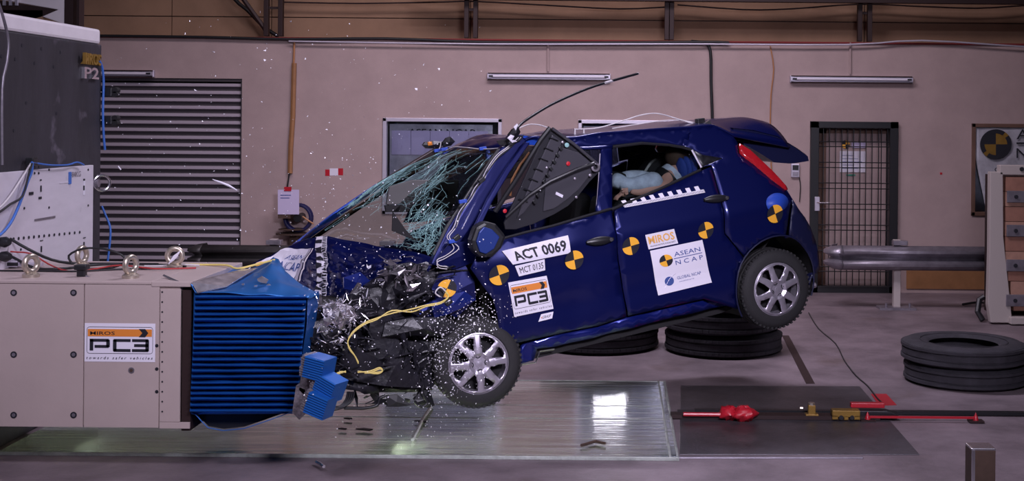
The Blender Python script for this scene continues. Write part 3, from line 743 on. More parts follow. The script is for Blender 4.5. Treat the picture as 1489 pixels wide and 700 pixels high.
# red wrapped coupling
p = atZ(1070, 611, .01); t = empty('towing_coupling', p, 'red wrapped coupling on the tow rail near the glass cover', 'coupling')
for (dx, dy, rx, rz) in ((-.045, .01, .075, .045), (.055, -.01, .085, .052)):
    q = MB()
    for i in range(7):
        pass
    def f(u, v, dx=dx, dy=dy, rx=rx, rz=rz):
        a = 2 * math.pi * u; b = math.pi * (v - .5); n_ = 1 + .5 * noise.noise(Vector((math.cos(a) * 2, math.sin(a) * 2, b * 2 + dx * 50)))
        return Vector((dx + rx * n_ * math.cos(b) * math.cos(a), dy + .06 * n_ * math.cos(b) * math.sin(a), .045 + rz * n_ * math.sin(b)))
    q.grid(f, 18, 10); q.build('red_wrap', M['redplastic'], t, smooth=True, ang=70)
q = MB(); q.tube([(-.36, 0, .035), (-.1, 0, .035)], .014, 8); q.build('red_strap', M['redplastic'], t)
p = atZ(1180, 609, .01); t = empty('rail_clamp', p, 'small yellow bolt clamp on tow rail beside the red coupling', 'clamp')
q = MB(); q.box((0, 0, .02), (.09, .06, .03)).box((0, 0, .06), (.05, .045, .07)); q.build('clamp_body', M['brass'], t, bevel=.004)
q = MB(); q.lathe([(0, .09), (.024, .09), (.024, .11), (0, .11)], (0, 0, 1), (0, 0, 0), 6); q.build('bolt_head', M['bolt'], t)
q = MB(); q.lathe([(0, 0), (.012, 0), (.012, .02), (0, .02)], (-1, 0, 0), (-.06, 0, .07), 8); q.build('pin', M['bolt'], t)
p = atZ(1229, 610, .01); t = empty('rail_carriage', p, 'yellow carriage on the tow rail between clamp and red topped block', 'carriage')
q = MB(); q.box((0, 0, .045), (.19, .08, .045)).box((-.075, 0, .02), (.04, .08, .03)).box((.0, 0, .018), (.03, .08, .03)).box((.075, 0, .02), (.04, .08, .03)); q.build('carriage_body', M['brass'], t, bevel=.004)
for dx in (-.035, .04):
    q = MB(); q.lathe([(0, -.045), (.016, -.045), (.016, .0), (0, .0)], (0, 1, 0), (dx, 0, .02), 10); q.build('roller', M['black'], t)
p = atZ(1268, 608, .01); t = empty('rail_stop', p, 'black rail stop block topped with a red bar', 'stop block')
q = MB(); q.prism([(-.14, -.04, 0), (.16, -.04, 0), (.18, -.04, .03), (.10, -.04, .055), (-.12, -.04, .055), (-.15, -.04, .03)], (0, .09, 0)); q.build('stop_body', M['black'], t, bevel=.004)
q = MB(); q.box((-.03, .02, .085), (.235, .05, .035)); q.build('red_bar', M['redplastic'], t, bevel=.006)
p = atZ(1340, 612, .01); t = empty('red_floor_rod', p, 'red rod with two cone feet lying along the tow rail', 'rod')
a = atZ(1262, 612, .01).x - p.x; b = atZ(1418, 612, .01).x - p.x
q = MB(); q.box(((a + b) / 2, 0, .022), (b - a, .016, .014)); q.build('rod', M['redplastic'], t)
for x_ in (a, b):
    q = MB(); q.box((x_, 0, .0), (.10, .08, .012)); q.build('foot_plate', M['steel_dark'], t)
    q = MB(); q.lathe([(.02, .006), (.014, .03), (.0, .06)], (0, 0, 1), (x_, 0, 0), 12); q.build('cone', M['redplastic'], t, smooth=True)
# short steel post bottom right, nearer the lens
Yp = 6.35
a = atY(1413, 655, Yp); b = atY(1448, 655, Yp); zt_ = a.z
t = empty('short_steel_post', ((a.x + b.x) / 2, Yp, 0), 'short square steel post standing in the foreground at bottom right', 'post')
wp = b.x - a.x
q = MB(); q.box((0, wp / 2, zt_ / 2), (wp, wp, zt_)); q.build('tube', M['rust'], t, bevel=.004)
q = MB(); q.box((0, wp / 2, zt_ + .003), (wp, wp, .012)); q.build('cap', M['chrome'], t, bevel=.003)
q = MB(); q.box((-wp / 2 + .008, -.002, zt_ / 2), (.016, .006, zt_)); q.build('worn_edge', M['chrome'], t)
# floodlight hidden behind the car: it shines in the cover glass
fx = (890 - PX) / FP * 12.3
t = empty('floodlight', (fx, 12.3, 0), 'lit floodlight on low stand behind the car, mirrored in glass cover', 'floodlight')
q = MB(); q.box((0, .06, .60), (.42, .12, .26)); q.build('housing', M['black'], t, bevel=.01)
q = MB(); q.box((0, -.002, .60), (.30, .008, .09)); q.build('lens', M['lamp'], t)
for s_ in (-1, 1):
    q = MB(); q.tube([(0, .06, .5), (s_ * .25, .06 , .01)], .012, 6); q.build('stand_leg', M['black'], t)
q = MB(); q.tube([(0, .06, .5), (0, .4, .01)], .012, 6); q.build('stand_leg', M['black'], t)
d = bpy.data.lights.new('floodlight_beam', 'AREA'); d.shape = 'RECTANGLE'; d.size = .30; d.size_y = .09; d.energy = 24; d.color = (.93, .9, 1)
lo = bpy.data.objects.new('floodlight_beam', d); col.objects.link(lo); lo.location = (fx, 12.28, .60); lo.rotation_euler = (R(-90 + 10 + 180), 0, 0)

# ================================================================== THE CRASH BARRIER
XF = -3.80                                     # face of the big black block
y2 = atX(147, 200, XF).y; ztop = atX(141, 42, XF).z; zw = atX(141, 64, XF).z
t = empty('crash_block', (XF, 7.5, 0), 'huge black painted crash block with a white band along its top', 'crash block')
o = Vector(t.location)
q = MB(); q.bx(Vector((XF - 2.2, 4.0, 0)) - o, Vector((XF, y2, zw)) - o); q.build('block_body', M['blackblock'], t, bevel=.01)
q = MB(); q.bx(Vector((XF - 2.2, 4.0, zw)) - o, Vector((XF + .004, y2 - .03, ztop)) - o); q.build('white_band', M['whitepaint'], t, bevel=.02)
for px, py in ((32, 66), (60, 71), (88, 76), (2, 82), (22, 86), (50, 92), (78, 97), (82, 165), (20, 190), (38, 150)):
    p = atX(px, py, XF); q = MB(); q.lathe([(0, .003), (.012, .003), (.012, 0)], (1, 0, 0), p - o, 10); q.build('bolt_hole', M['ink'], t)
def onface(px0, py0, px1, py1, X=XF):
    a = atX(px0, py1, X); b = atX(px1, py1, X); c = atX(px0, py0, X)
    return Print(lambda u, v, l: a - o + Vector((0, (b.y - a.y) * u, (c.z - a.z) * v)) + Vector((l, 0, 0)))
def solid_text(P, name, body, m, parent, lift, bold=0.):
    ob = P.text(name, body, 0, 0, 1, 1, m, parent, lift, bold=bold)
    md = ob.modifiers.new('s', 'SOLIDIFY'); md.thickness = lift * .95; md.offset = -1 if True else 1; return ob
P = onface(115, 76, 143, 93); solid_text(P, 'raised_lettering', 'MIROS', M['brass'], t, .025, .02)
P = onface(118, 97, 139, 114); solid_text(P, 'raised_lettering', 'P2', M['chrome'], t, .025, .02)
# white plate on the block face
pl0 = atX(130, 240, XF); pz0 = .45
wp_ = empty('white_face_plate', (XF, 8.0, pz0), 'scuffed white plate bolted on the black block, marked 84KG', 'plate')
oo = Vector(wp_.location)
q = MB(); q.bx(Vector((XF, 6.3, pz0)) - oo, Vector((XF + .03, pl0.y, pl0.z)) - oo); q.build('plate', M['whiteplate'], wp_, bevel=.004)
XP = XF + .031
def dot(px, py, r=.012, m='ink', nm='bolt_hole'):
    p = atX(px, py, XP); q = MB(); q.lathe([(0, .004), (r, .004), (r, 0)], (1, 0, 0), p - oo, 8); q.build(nm, M[m], wp_)
for k in range(15): dot(12 + k * 7.4, 348.5 - k * .75, .010)
for px, py in ((50, 243), (56, 243), (50, 252), (56, 252), (71, 247), (128, 247), (71, 302), (128, 299), (30, 363), (35, 303)): dot(px, py, .008)
for (x0, y0, x1, y1) in ((58, 261, 60, 263), (58.5, 270, 60, 279), (121, 260, 123, 263), (121, 270, 122.5, 277), (58, 349, 62, 351), (59, 358, 60.5, 367), (121, 345, 124, 347), (121, 352, 122.5, 362), (42, 279, 48, 284), (56, 286, 60, 290)):
    a = atX(x0, y1, XP); b = atX(x1, y0, XP); q = MB(); q.bx(a - oo, b - oo + Vector((.004, 0, 0))); q.build('slot', M['ink'], wp_)
a = atX(99.5, 268, XP); b = atX(103.5, 250, XP); q = MB(); q.bx(a - oo, b - oo + Vector((.003, 0, 0))); q.build('blue_tape', M['wire_b'], wp_)
a = atX(104, 258, XP); b = atX(117, 258, XP); c = atX(104, 250, XP)
P = Print(lambda u, v, l: a - oo + Vector((l, (b.y - a.y) * u, (c.z - a.z) * v))); P.text('lettering', '84KG', 0, 0, 1, 1, M['galv'], wp_, .003)
for (x0, y0, x1, y1) in ((86, 265, 100, 267), (121, 262, 123.5, 284), (50, 317, 80, 319)):
    a = atX(x0, y1, XP); b = atX(x1, y0, XP); q = MB(); q.bx(a - oo, b - oo + Vector((.003, 0, 0))); q.build('scrape', M['white' if y0 != 317 else 'galv'], wp_)
# ring on the face edge, clamps on the far edge, cables
t = empty('lifting_ring', atX(140, 266, XF), 'steel lifting ring on the black block beside the white plate', 'ring')
q = MB(); q.lathe([(.055 + .010 * math.cos(a), .05 + .010 * math.sin(a)) for a in [i * math.pi / 4 for i in range(8)]], (.55, -.83, 0), (.03, 0, 0), 28, close=True); q.build('ring', M['chrome'], t, smooth=True)
q = MB(); q.lathe([(0, 0), (.03, 0), (.03, .04), (0, .04)], (1, 0, 0), (0, -.05, 0), 12); q.build('boss', M['galv'], t)
for k, (px, py, w_) in enumerate(((152, 134, 'upper'), (152, 175, 'lower'))):
    p = atX(147, py, XF); p.y += .02
    t = empty('clamp', p, '%s black twin bolt clamp on the edge of the black block' % w_, 'clamp')
    q = MB(); q.box((.02, .03, 0), (.10, .06, .07)); q.build('clamp_body', M['black'], t, bevel=.008)
    for dx, dz in ((.0, .0), (.09, .016), (.09, -.016)):
        q = MB(); q.lathe([(0, -.03), (.022, -.03), (.022, .03), (0, .03)], (0, 1, 0), (dx, .03, dz), 10); q.build('bolt', M['blackmatt'], t)
    q = MB(); q.tube([(-.05, -.01, .02), (.0, -.02, .0), (-.05, -.01, -.02)], .007, 6); q.build('wire_loop', M['wire_w'], t)
cable('cable', [atX(x, y, XF + .02) + Vector((0, .02, 0)) for x, y in ((143, 88), (147, 98), (149, 120), (148, 160), (149, 195), (151, 218))], .009, M['wire_b'], 'blue cable down the far edge of the black block')
cable('cable', [atY(x, y, 9.6) for x, y in ((148, 300), (153, 312), (160, 330), (160, 350), (156, 385))], .008, M['wire_b'], 'blue cable hanging beside the shutter behind the block')
cable('cable', [atX(x, y, XF + .06) for x, y in ((-2, 5), (6, 30), (12, 60), (10, 90), (3, 130), (3, 240))], .010, M['galv'], 'grey cable hanging down the left edge of the black block')
cable('cable', [atX(x, y, XF + .06) for x, y in ((47, 236), (46, 250), (40, 265), (34, 282), (25, 305), (15, 325), (0, 342), (-20, 350))], .009, M['wire_b'], 'blue cable drooping across the white plate')
cable('cable', [atX(x, y, XF + .06) for x, y in ((46, 236), (70, 240), (98, 240), (112, 236), (122, 240))], .006, M['wire_b'], 'blue cable lying along the top edge of white plate')
cable('cable', [atX(x, y, XF + .07) for x, y in ((47, 238), (42, 252), (33, 285), (15, 297), (0, 308), (-20, 318))], .007, M['wire_k'], 'black cable drooping across the white plate')
cable('cable', [atX(x, y, XF + .05) for x, y in ((45, 238), (30, 262), (15, 285), (0, 302), (-15, 310))], .007, M['wire_w'], 'thin grey cable drooping across the white plate')
o_ = MB().box(atX(46, 235, XF + .04), (.05, .07, .05)).build('cable_clip', M['black'], bevel=.006); tag(o_, 'black clip gathering the cables above the white plate', 'clip')

# steel gantry behind the block top
yg = 10.6
def gpt(x, y): return atY(x, y, yg)
t = empty('steel_gantry', gpt(60, 10), 'pale steel gantry beams behind the top of the black block', 'gantry')
og = Vector(t.location)
q = MB(); q.prism([gpt(-30, -20) - og, gpt(95, -20) - og, gpt(95, 36) - og, gpt(61, 24) - og, gpt(84, 14) - og, gpt(-30, -6) - og], (0, .25, 0)); q.build('gantry_plate', M['whitepaint'], t, bevel=.006)
q = MB(); q.prism([gpt(-30, -4) - og, gpt(84, 14) - og, gpt(61, 24) - og, gpt(40, 30) - og, gpt(-30, 25) - og], (0, .1, 0)); q.build('gantry_underside', M['steel_dark'], t)
q = MB(); q.bx(gpt(0, 28) - og + Vector((0, .0, -.3)), gpt(62, 15) - og + Vector((0, .05, 0))); q.build('brown_panel', M['clad'], t)
q = MB(); q.bx(Vector((gpt(93, 60).x, yg, .0)) - og, gpt(108, -200) - og + Vector((0, .2, 0))); q.build('upright', M['steel_dark'], t)
q = MB(); q.bx(Vector((gpt(111, 60).x, yg, .0)) - og, gpt(117, -200) - og + Vector((0, .1, 0))); q.build('upright', M['steel_dark'], t)
for k in range(3):
    q = MB(); q.box(gpt(8 + 9 * k, 3) - og + Vector((0, -.02, 0)), (.02, .02, .06)); q.build('bracket', M['alu'], t)

# the PC3 barrier box
YN = 7.30; YF = 8.30
zT = atY(150, 409, YN).z; zB = atY(150, 622, YN).z; xR = atY(263, 500, YN).x
bar = empty('barrier_box', (XF, YN, zB), 'cream steel barrier box with PC3 sticker jutting from black block', 'barrier')
ob = Vector(bar.location)
def B_(x, y, z): return Vector((x, y, z)) - ob
xs1 = atY(122, 500, YN).x; xs2 = atY(232, 500, YN).x
q = MB(); q.bx(B_(XF + .001, YN + .012, zB + .01), B_(xR - .01, YF, zT - .02)); q.build('box_body', M['beige'], bar)
g = .003
for nm, a, b, z_ in (('side_panel', XF, xs1, zT - .02), ('side_panel', xs1, xs2, zT - .02), ('side_panel', xs2, xR, zT - .045)):
    q = MB(); q.bx(B_(a + g, YN, zB + (0 if b != xR else .035)), B_(b - g, YN + .012, z_)); q.build(nm, M['beige'], bar, bevel=.0015)
q = MB(); q.bx(B_(xs2 + g, YN - .002, zB - .003), B_(xR + .055, YN + .012, zB + .033)); q.build('lower_strip', M['beige'], bar, bevel=.0015)
q = MB(); q.bx(B_(XF, YN - .004, zT - .018), B_(xs2 - .05, YF, zT)).bx(B_(xs2 - .05, YN - .004, zT - .030), B_(xR + .055, YF, zT)); q.build('top_plate', M['beige'], bar, bevel=.004)
def face_dot(px, py, r, nm, m1='galv', m2='ink'):
    p = atY(px, py, YN) - ob
    q = MB(); q.lathe([(0, .004), (r * .55, .004), (r * .6, .001)], (0, -1, 0), p, 8); 
    s_ = MB(); s_.lathe([(0, .002), (r, .002), (r, 0)], (0, -1, 0), p, 12); a = s_.build(nm, M[m2], bar); q.build('socket', M[m1], a)
for px in (20, 107):
    for py in (426, 516, 604): face_dot(px, py, .019, 'screw')
for px, py in ((191, 539),): face_dot(px, py, .018, 'screw', 'rust', 'galv')
for py in (503, 537, 570): face_dot(228, py, .010, 'rivet_hole', 'ink')
for k in range(13):
    p = atY(236, 425 + k * 14.5, YN) - ob; q = MB(); q.lathe([(0, .002), (.0055, .002), (.0055, 0)], (0, -1, 0), p, 6); q.build('pin_hole', M['ink'], bar)
q = MB(); q.bx(B_(xR, YN + .02, zB - .02), B_(atY(276, 500, YN).x, YF - .02, zT - .05)); q.build('end_plate', M['steel_dark'], bar)
a0 = atY(123, 526, YN); a1 = atY(226, 471, YN)
P = Print(lambda u, v, l: Vector((a0.x + (a1.x - a0.x) * u, YN - l, a0.z + (a1.z - a0.z) * v)) - ob)
st = MB(); st.bx(B_(a0.x, YN - .0012, a0.z), B_(a1.x, YN, a1.z)); sticker = st.build('sticker', M['white'], bar)
pc3(P, sticker)
P2 = Print(lambda u, v, l: atY(162 + 60 * u, 636 - 12 * v, YN) - ob)
# eye bolts on the box
def eyebolt(px, py, YY, rot, lab):
    p = atY(px, py, YY); p.z = zT
    t = empty('eye_bolt', p, lab, 'eye bolt', 'eye bolts on the barrier box'); t.rotation_euler.z = rot
    q = MB(); q.lathe([(0, 0), (.048, 0), (.048, .018), (.03, .03), (0, .03)], (0, 0, 1), (0, 0, 0), 16); q.build('collar', M['bolt'], t, smooth=True)
    q = MB(); q.lathe([(.045 + .017 * math.cos(a), .017 * math.sin(a)) for a in [i * math.pi / 5 for i in range(10)]], (0, 1, 0), (0, 0, .078), 28, close=True); q.build('ring', M['bolt'], t, smooth=True, ang=80)
    return t
eyebolt(45, 402, 7.45, 1.15, 'leftmost steel eye bolt on barrier top, seen nearly edge on')
eyebolt(190, 402, 7.45, 1.2, 'steel eye bolt on barrier top between cable clamp and open eye bolt')
eyebolt(119, 392, 7.95, 1.35, 'steel eye bolt standing behind the black clamp on barrier top')
e4 = eyebolt(254, 390, 7.95, .1, 'rightmost steel eye bolt on barrier top with open ring facing forward')
q = MB(); q.tube([(-.03, -.03, .03), (.01, -.03, .075), (.04, -.03, .11)], [.004, .014, .003], 6); tag(q.build('paper_tag', M['white'], e4, smooth=True), 'white slip stuck in the ring')
p = atY(119, 402, 7.5); p.z = zT
t = empty('cable_clamp', p, 'black plastic cable clamp on barrier top near the second eye bolt', 'clamp')
q = MB(); q.box((0, 0, .055), (.075, .06, .03)).box((0, 0, .025), (.05, .04, .05)); q.build('clamp_body', M['black'], t, bevel=.006)
q = MB(); q.prism([(.03, -.02, .01), (.06, -.02, 0.0), (.055, -.02, -.04), (.04, -.03, -.02)], (0, .004, 0)); q.build('tape_end', M['galv'], t)
zc = zT + .015
def topc(x, y, Y, z=0.0): p = atY(x, y, Y); p.z = max(p.z, zT + .006); return p
cable('cable', [topc(x, y, Y) for x, y, Y in ((-20, 330, 8.0), (10, 345, 7.9), (40, 362, 7.9), (75, 378, 8.0), (110, 386, 8.1), (150, 388, 8.1), (200, 386, 8.1), (270, 388, 8.0))], .009, M['wire_k'], 'black cable running from the block face along barrier top')
cable('cable', [topc(x, y, Y) for x, y, Y in ((-20, 357, 8.0), (20, 375, 7.9), (50, 390, 7.8), (90, 391, 7.8), (130, 388, 8.0), (170, 386, 8.1), (230, 388, 8.1))], .009, M['wire_k'], 'second black cable crossing barrier top lower down')
cable('cable', [topc(x, y, Y) for x, y, Y in ((105, 384, 7.9), (100, 372, 7.9), (120, 362, 7.9), (150, 362, 7.9), (175, 370, 7.9), (182, 380, 7.9), (165, 389, 7.9), (130, 391, 7.8), (112, 388, 7.8))], .007, M['wire_k'], 'loop of black cable arching above the barrier top')
cable('cable', [topc(x, y, Y) for x, y, Y in ((0, 358, 7.9), (15, 366, 7.9), (45, 369, 7.9), (70, 384, 7.9), (100, 396, 7.7), (140, 391, 7.8), (175, 386, 7.9), (225, 391, 7.8), (285, 390, 7.9))], .005, M['wire_r'], 'thin red cable snaking along the barrier top')
cable('cable', [topc(x, y, Y) for x, y, Y in ((-10, 401, 7.7), (50, 398, 7.7), (110, 396, 7.7), (170, 392, 7.8), (260, 391, 7.9))], .006, M['wire_k'], 'thin black cable lying straight along barrier top')
cable('cable', [topc(x, y, Y) for x, y, Y in ((270, 388, 8.1), (300, 388, 8.1), (330, 386, 8.0), (345, 391, 7.9), (372, 385, 7.9), (400, 378, 7.9))], .007, M['wire_y'], 'yellow cable from barrier top onto the crushed bonnet')
cable('cable', [topc(x, y, Y) for x, y, Y in ((210, 389, 8.0), (235, 387, 8.0), (262, 385, 8.0), (290, 386, 8.0))], .006, M['wire_w'], 'white cable piece on barrier top beside open eye bolt')
t = empty('sensor_box', topc(15, 388, 7.9), 'small aluminium sensor box at left end of barrier top', 'sensor')
q = MB(); q.box((0, 0, .02), (.12, .08, .04)).box((.12, 0, .015), (.16, .05, .02)); q.build('casing', M['alu'], t, bevel=.004)
q = MB(); q.box((.02, -.04, .02), (.09, .01, .02)); q.build('dark_slot', M['black'], t)
for k, (px, py) in enumerate(((2, 352), (3, 373))):
    t_ = atX(px, py, XF + .04); q = MB(); q.lathe([(0, 0), (.03, 0), (.034, .03), (.02, .06), (0, .06)], (1, -.3, 0), t_, 12)
    tag(q.build('cable_gland', M['black'], smooth=True), '%s black cable gland at the left edge of the block face' % ('upper' if k == 0 else 'lower'), 'gland')
p = topc(245, 403, 7.42); q = MB(); q.tube([atY(238, 401, 7.45) * 1, atY(260, 411, 7.32)], .008, 4)
tag(q.build('metal_sliver', M['chrome']), 'shiny metal sliver lying on barrier top near blue honeycomb', 'fragment')

# ------------------------------------------------------------------ crushed blue honeycomb
YH = 7.30
hc = empty('crushed_honeycomb', atY(278, 600, YH), 'crushed blue aluminium honeycomb face on the end of barrier box', 'honeycomb')
oh = Vector(hc.location)
def Hp(x, y, Y=YH): return atY(x, y, Y) - oh
NR = 21
yt, yb = 428.0, 601.0
def xl(py): f = (py - yt) / (yb - yt); return 284 - 8 * f
def xr(py): f = (py - yt) / (yb - yt); return 446 - 14 * f
rr = random.Random(4)
for k in range(NR):                 # each pressed fold is its own strip
    ya = yt + (yb - yt) * k / NR; yb_ = yt + (yb - yt) * (k + 1) / NR; h = yb_ - ya
    amp = .042 + .012 * rr.random(); sk = rr.uniform(-.12, .12); sl = rr.uniform(-1.2, 1.2)
    prof = [(0, .030), (.18 + sk, .0), (.42 + sk, -amp * .55), (.62 + sk, -amp), (.80 + sk * .5, -amp * .4), (.92, .03), (1.0, .032)]
    q = MB(); nx = 26; n = len(prof)
    vs = []
    for i in range(nx + 1):
        u = i / nx
        for (f, d) in prof:
            py = ya + f * h + sl * (u - .5) * (1 if k not in (0, NR - 1) else .3)
            dd = d * (1 + .35 * noise.noise(Vector((u * 7, k * 3.1, 0)))) + .012 * noise.noise(Vector((u * 4, k * .5, 5)))
            edge = max(0, 1 - u * 22) * .01
            vs.append(Hp(xl(py) + (xr(py) - xl(py)) * u, py, YH + dd + edge))
    q.add(vs, [(i * n + j, (i + 1) * n + j, (i + 1) * n + j + 1, i * n + j + 1) for i in range(nx) for j in range(n - 1)])
    q.build('pressed_fold', M['honey'], hc, smooth=True, ang=32)
# core body and end faces
q = MB(); q.prism([Hp(282, 424, YH + .035), Hp(446, 434, YH + .035), Hp(433, 602, YH + .035), Hp(278, 603, YH + .035)], (0, .30, 0)); q.build('core', M['honey'], hc)
q = MB(); q.prism([Hp(282, 424, YH + .335), Hp(380, 428, YH + .335), Hp(375, 598, YH + .335), Hp(280, 599, YH + .335)], (0, .45, 0)); q.build('crushed_core', M['honey'], hc)
# dark crushed front face of cells on the car side
def ff(u, v):
    py = 432 + (592 - 432) * v; a = xr(py) - 2; wv = 10 * math.sin(v * 9) * (u)
    return Hp(a + u * (26 if v < .2 else 16) * (.4 + .6 * abs(math.sin(v * 5 + 1))), py - u * 4, YH + .02 + u * .35 + .03 * noise.noise(Vector((u * 6, v * 12, 0))))
q = MB(); q.grid(ff, 8, 30); q.build('torn_cell_face', M['honeycell'], hc, smooth=False)
q = MB(); q.prism([Hp(447, 434, YH), Hp(458, 430, YH + .12), Hp(452, 475, YH + .12), Hp(442, 520, YH + .05), Hp(439, 520, YH), Hp(446, 470, YH)], (0, .12, 0)); q.build('side_flap', M['honey'], hc, bevel=.003)
# light blue top sheet, bulged up against the bonnet
tops = [  # front edge px,py,Y ; middle ; back edge
    [(277, 411, 7.30), (277, 408, 7.55), (330, 392, 8.1), (345, 388, 8.28)],
    [(285, 427, 7.28), (318, 417, 7.5), (360, 398, 7.95), (366, 391, 8.2)],
    [(330, 426, 7.27), (350, 412, 7.5), (375, 392, 7.85), (386, 381, 8.1)],
    [(370, 428, 7.27), (385, 408, 7.5), (394, 386, 7.75), (397, 374, 7.95)],
    [(405, 430, 7.27), (405, 410, 7.45), (407, 396, 7.7), (405, 377, 7.9)],
    [(430, 431, 7.27), (430, 418, 7.42), (424, 410, 7.6), (415, 396, 7.8)],
    [(449, 434, 7.27), (452, 427, 7.38), (452, 425, 7.5), (445, 417, 7.62)],
    [(452, 436, 7.30), (460, 431, 7.40), (464, 430, 7.5), (462, 427, 7.6)]]
def tf(u, v):
    a = u * (len(tops) - 1); i = int(min(a, len(tops) - 2)); fa = a - i; b = v * 3; j = int(min(b, 2)); fb = b - j
    def L_(p, q_, f): return tuple(p[k] + (q_[k] - p[k]) * f for k in range(3))
    P_ = L_(L_(tops[i][j], tops[i][j + 1], fb), L_(tops[i + 1][j], tops[i + 1][j + 1], fb), fa)
    w = Hp(*P_); w.z += .012 * noise.noise(w * 7); return w
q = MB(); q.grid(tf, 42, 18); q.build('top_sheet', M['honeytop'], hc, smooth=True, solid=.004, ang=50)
q = MB(); q.prism([Hp(279, 412, 7.27), Hp(287, 427, 7.255), Hp(330, 418, 7.40), Hp(352, 404, 7.62), Hp(375, 391, 7.9), Hp(352, 393, 7.9), Hp(300, 406, 7.5)], (0, 0, .006)); q.build('bent_steel_strip', M['silver'], hc, bevel=.002)
for (x_, y_, s_) in ((383, 407, 11), (392, 415, 4), (373, 416, 4), (355, 413, 3)):
    a = Hp(x_, y_, 7.42); q = MB(); n = 7; r0 = s_ / 253
    q.prism([a + Vector((r0 * math.cos(k * 2 * math.pi / n) * (.5 + .5 * rr.random()), -.02, r0 * .55 * math.sin(k * 2 * math.pi / n) * (.6 + .5 * rr.random()))) for k in range(n)], (0, .01, 0)); q.build('bare_metal_tear', M['silver'], hc)
# drooping lower sheet
dro = [(278, 600), (285, 603), (293, 612), (303, 622), (325, 626), (355, 623), (385, 613), (410, 604), (430, 596), (436, 588)]
q = MB(); q.grid(lambda u, v: Hp(*[(dro[int(min(u * 9, 8))][k] + (dro[min(int(min(u * 9, 8)) + 1, 9)][k] - dro[int(min(u * 9, 8))][k]) * (u * 9 - int(min(u * 9, 8)))) for k in (0, 1)], YH + v * .7) , 27, 4)
q.build('lower_sheet', M['honey'], hc, smooth=True, solid=.005, ang=60)
q = MB(); q.prism([Hp(x_, y_ - 2, YH + .12) for x_, y_ in dro], (0, .4, 0)); q.build('hollow_shade_fill', M['blackmatt'], hc)  # solid black fill standing in for the shade of the hollow
# flying honeycomb pieces
def chunk(c, Y, w, h, d_, rot, yaw, lab, cellside):
    t = empty('honeycomb_piece', atY(c[0], c[1], Y), lab, 'honeycomb piece', 'torn off pieces of blue honeycomb')
    t.rotation_euler = (0, R(rot), R(yaw))
    k = 9
    for i in range(k):
        z0_ = -h / 2 + h * i / k; hh_ = h / k
        q = MB(); q.prism([(-w / 2, -d_ / 2, z0_), (-w / 2, -d_ / 2 - .008, z0_ + hh_ * .3), (-w / 2, -d_ / 2 - .008, z0_ + hh_ * .7), (-w / 2, -d_ / 2, z0_ + hh_)], (w, 0, 0)); q.build('fold', M['honey'], t)
    q = MB(); q.box((0, 0, 0), (w, d_, h)); q.build('core', M['honey'], t)
    q = MB()
    for i in range(9):
        for j in range(5):
            zz_ = -h / 2 + h * (i + .5) / 9; yy_ = -d_ / 2 + d_ * (j + .5) / 5
            q.box((-w / 2 - .008, yy_, zz_), (.03 + .014 * ((i * 5 + j * 3) % 4) / 3, d_ / 5 * .8, h / 9 * .75))
    tag(q.build('crushed_cells', M['honeycell'], t), kind='stuff')
chunk((465, 534), 7.05, .12, .12, .13, 10, -18, 'upper torn off blue honeycomb piece right of the crushed face', 1)
chunk((480, 563), 7.02, .125, .12, .12, 22, -22, 'middle torn off blue honeycomb piece right of the crushed face', 1)
chunk((467, 588), 6.98, .12, .12, .12, 18, -15, 'lowest torn off blue honeycomb piece right of the crushed face', 1)
for k, (x_, y_) in enumerate(((448, 552), (438, 585))):
    a = atY(x_, y_, 7.12); q = MB(); q.prism([a + Vector(v) for v in ((-.03, 0, .09), (.02, 0, .07), (.035, 0, -.05), (-.01, 0, -.10), (-.05, 0, -.06))], (0, .12, 0))
    tag(q.build('torn_cell_lump', M['honeycell']), '%s grey lump of torn honeycomb cells beside the blue pieces' % ('upper' if k == 0 else 'lower'), 'honeycomb lump')

# ================================================================== THE CAR  (local frame: X forward, Y near side, Z up, origin on rear axle)
YAW, PIT = R(205), R(8)
CM3 = Matrix.Rotation(YAW, 3, 'Z') @ Matrix.Rotation(PIT, 3, 'Y')
HUB = atY(1130, 421, 8.8)
CO = HUB - CM3 @ Vector((0, .75, 0))
CI = CM3.transposed()
def loc(px, py, Y):
    d = CI @ ray(px, py); c = CI @ (CC - CO); return c + d * ((Y - c.y) / d.y)
def S(x, z):
    y = .785
    if z > .60: y -= .46 * (z - .60) ** 1.2
    if z < .15: y -= .28 * (.15 - z) ** 1.5
    if x < .05: y -= .55 * (.05 - x) ** 2
    y += .012 * max(0, 1 - abs(z - (.585 - .02 * x)) / .10)
    y -= .014 * math.exp(-((z - (.24 - .03 * x)) / .10) ** 2)
    return y
def sp(px, py, add=0.):
    Y = .76
    for _ in range(8):
        p = loc(px, py, Y); Y = S(p.x, p.z) + add
    return loc(px, py, Y)
car = empty('car', CO, 'crashed dark blue hatchback nosing into blue honeycomb, rear wheels off the floor', 'car')
car.rotation_euler = CM3.to_euler()

def inpoly(x, y, P):
    c = False; n = len(P)
    for i in range(n):
        x1, y1 = P[i]; x2, y2 = P[(i + 1) % n]
        if (y1 > y) != (y2 > y) and x < (x2 - x1) * (y - y1) / (y2 - y1) + x1: c = not c
    return c
def inset(P, d):
    n = len(P); A = sum(P[i][0] * P[(i + 1) % n][1] - P[(i + 1) % n][0] * P[i][1] for i in range(n)); s = 1 if A > 0 else -1; out = []
    for i in range(n):
        a = Vector(P[i - 1]); b = Vector(P[i]); c = Vector(P[(i + 1) % n])
        e1 = (b - a).normalized(); e2 = (c - b).normalized()
        n1 = Vector((-e1.y, e1.x)) * s; n2 = Vector((-e2.y, e2.x)) * s; m = n1 + n2
        k = d / max(.35, (1 + n1.dot(n2)) / 2 * m.length) if m.length > 1e-4 else 0
        out.append(tuple(b + m * min(k, d * 2)))
    return out
def smoothpoly(P, keep=()): return P
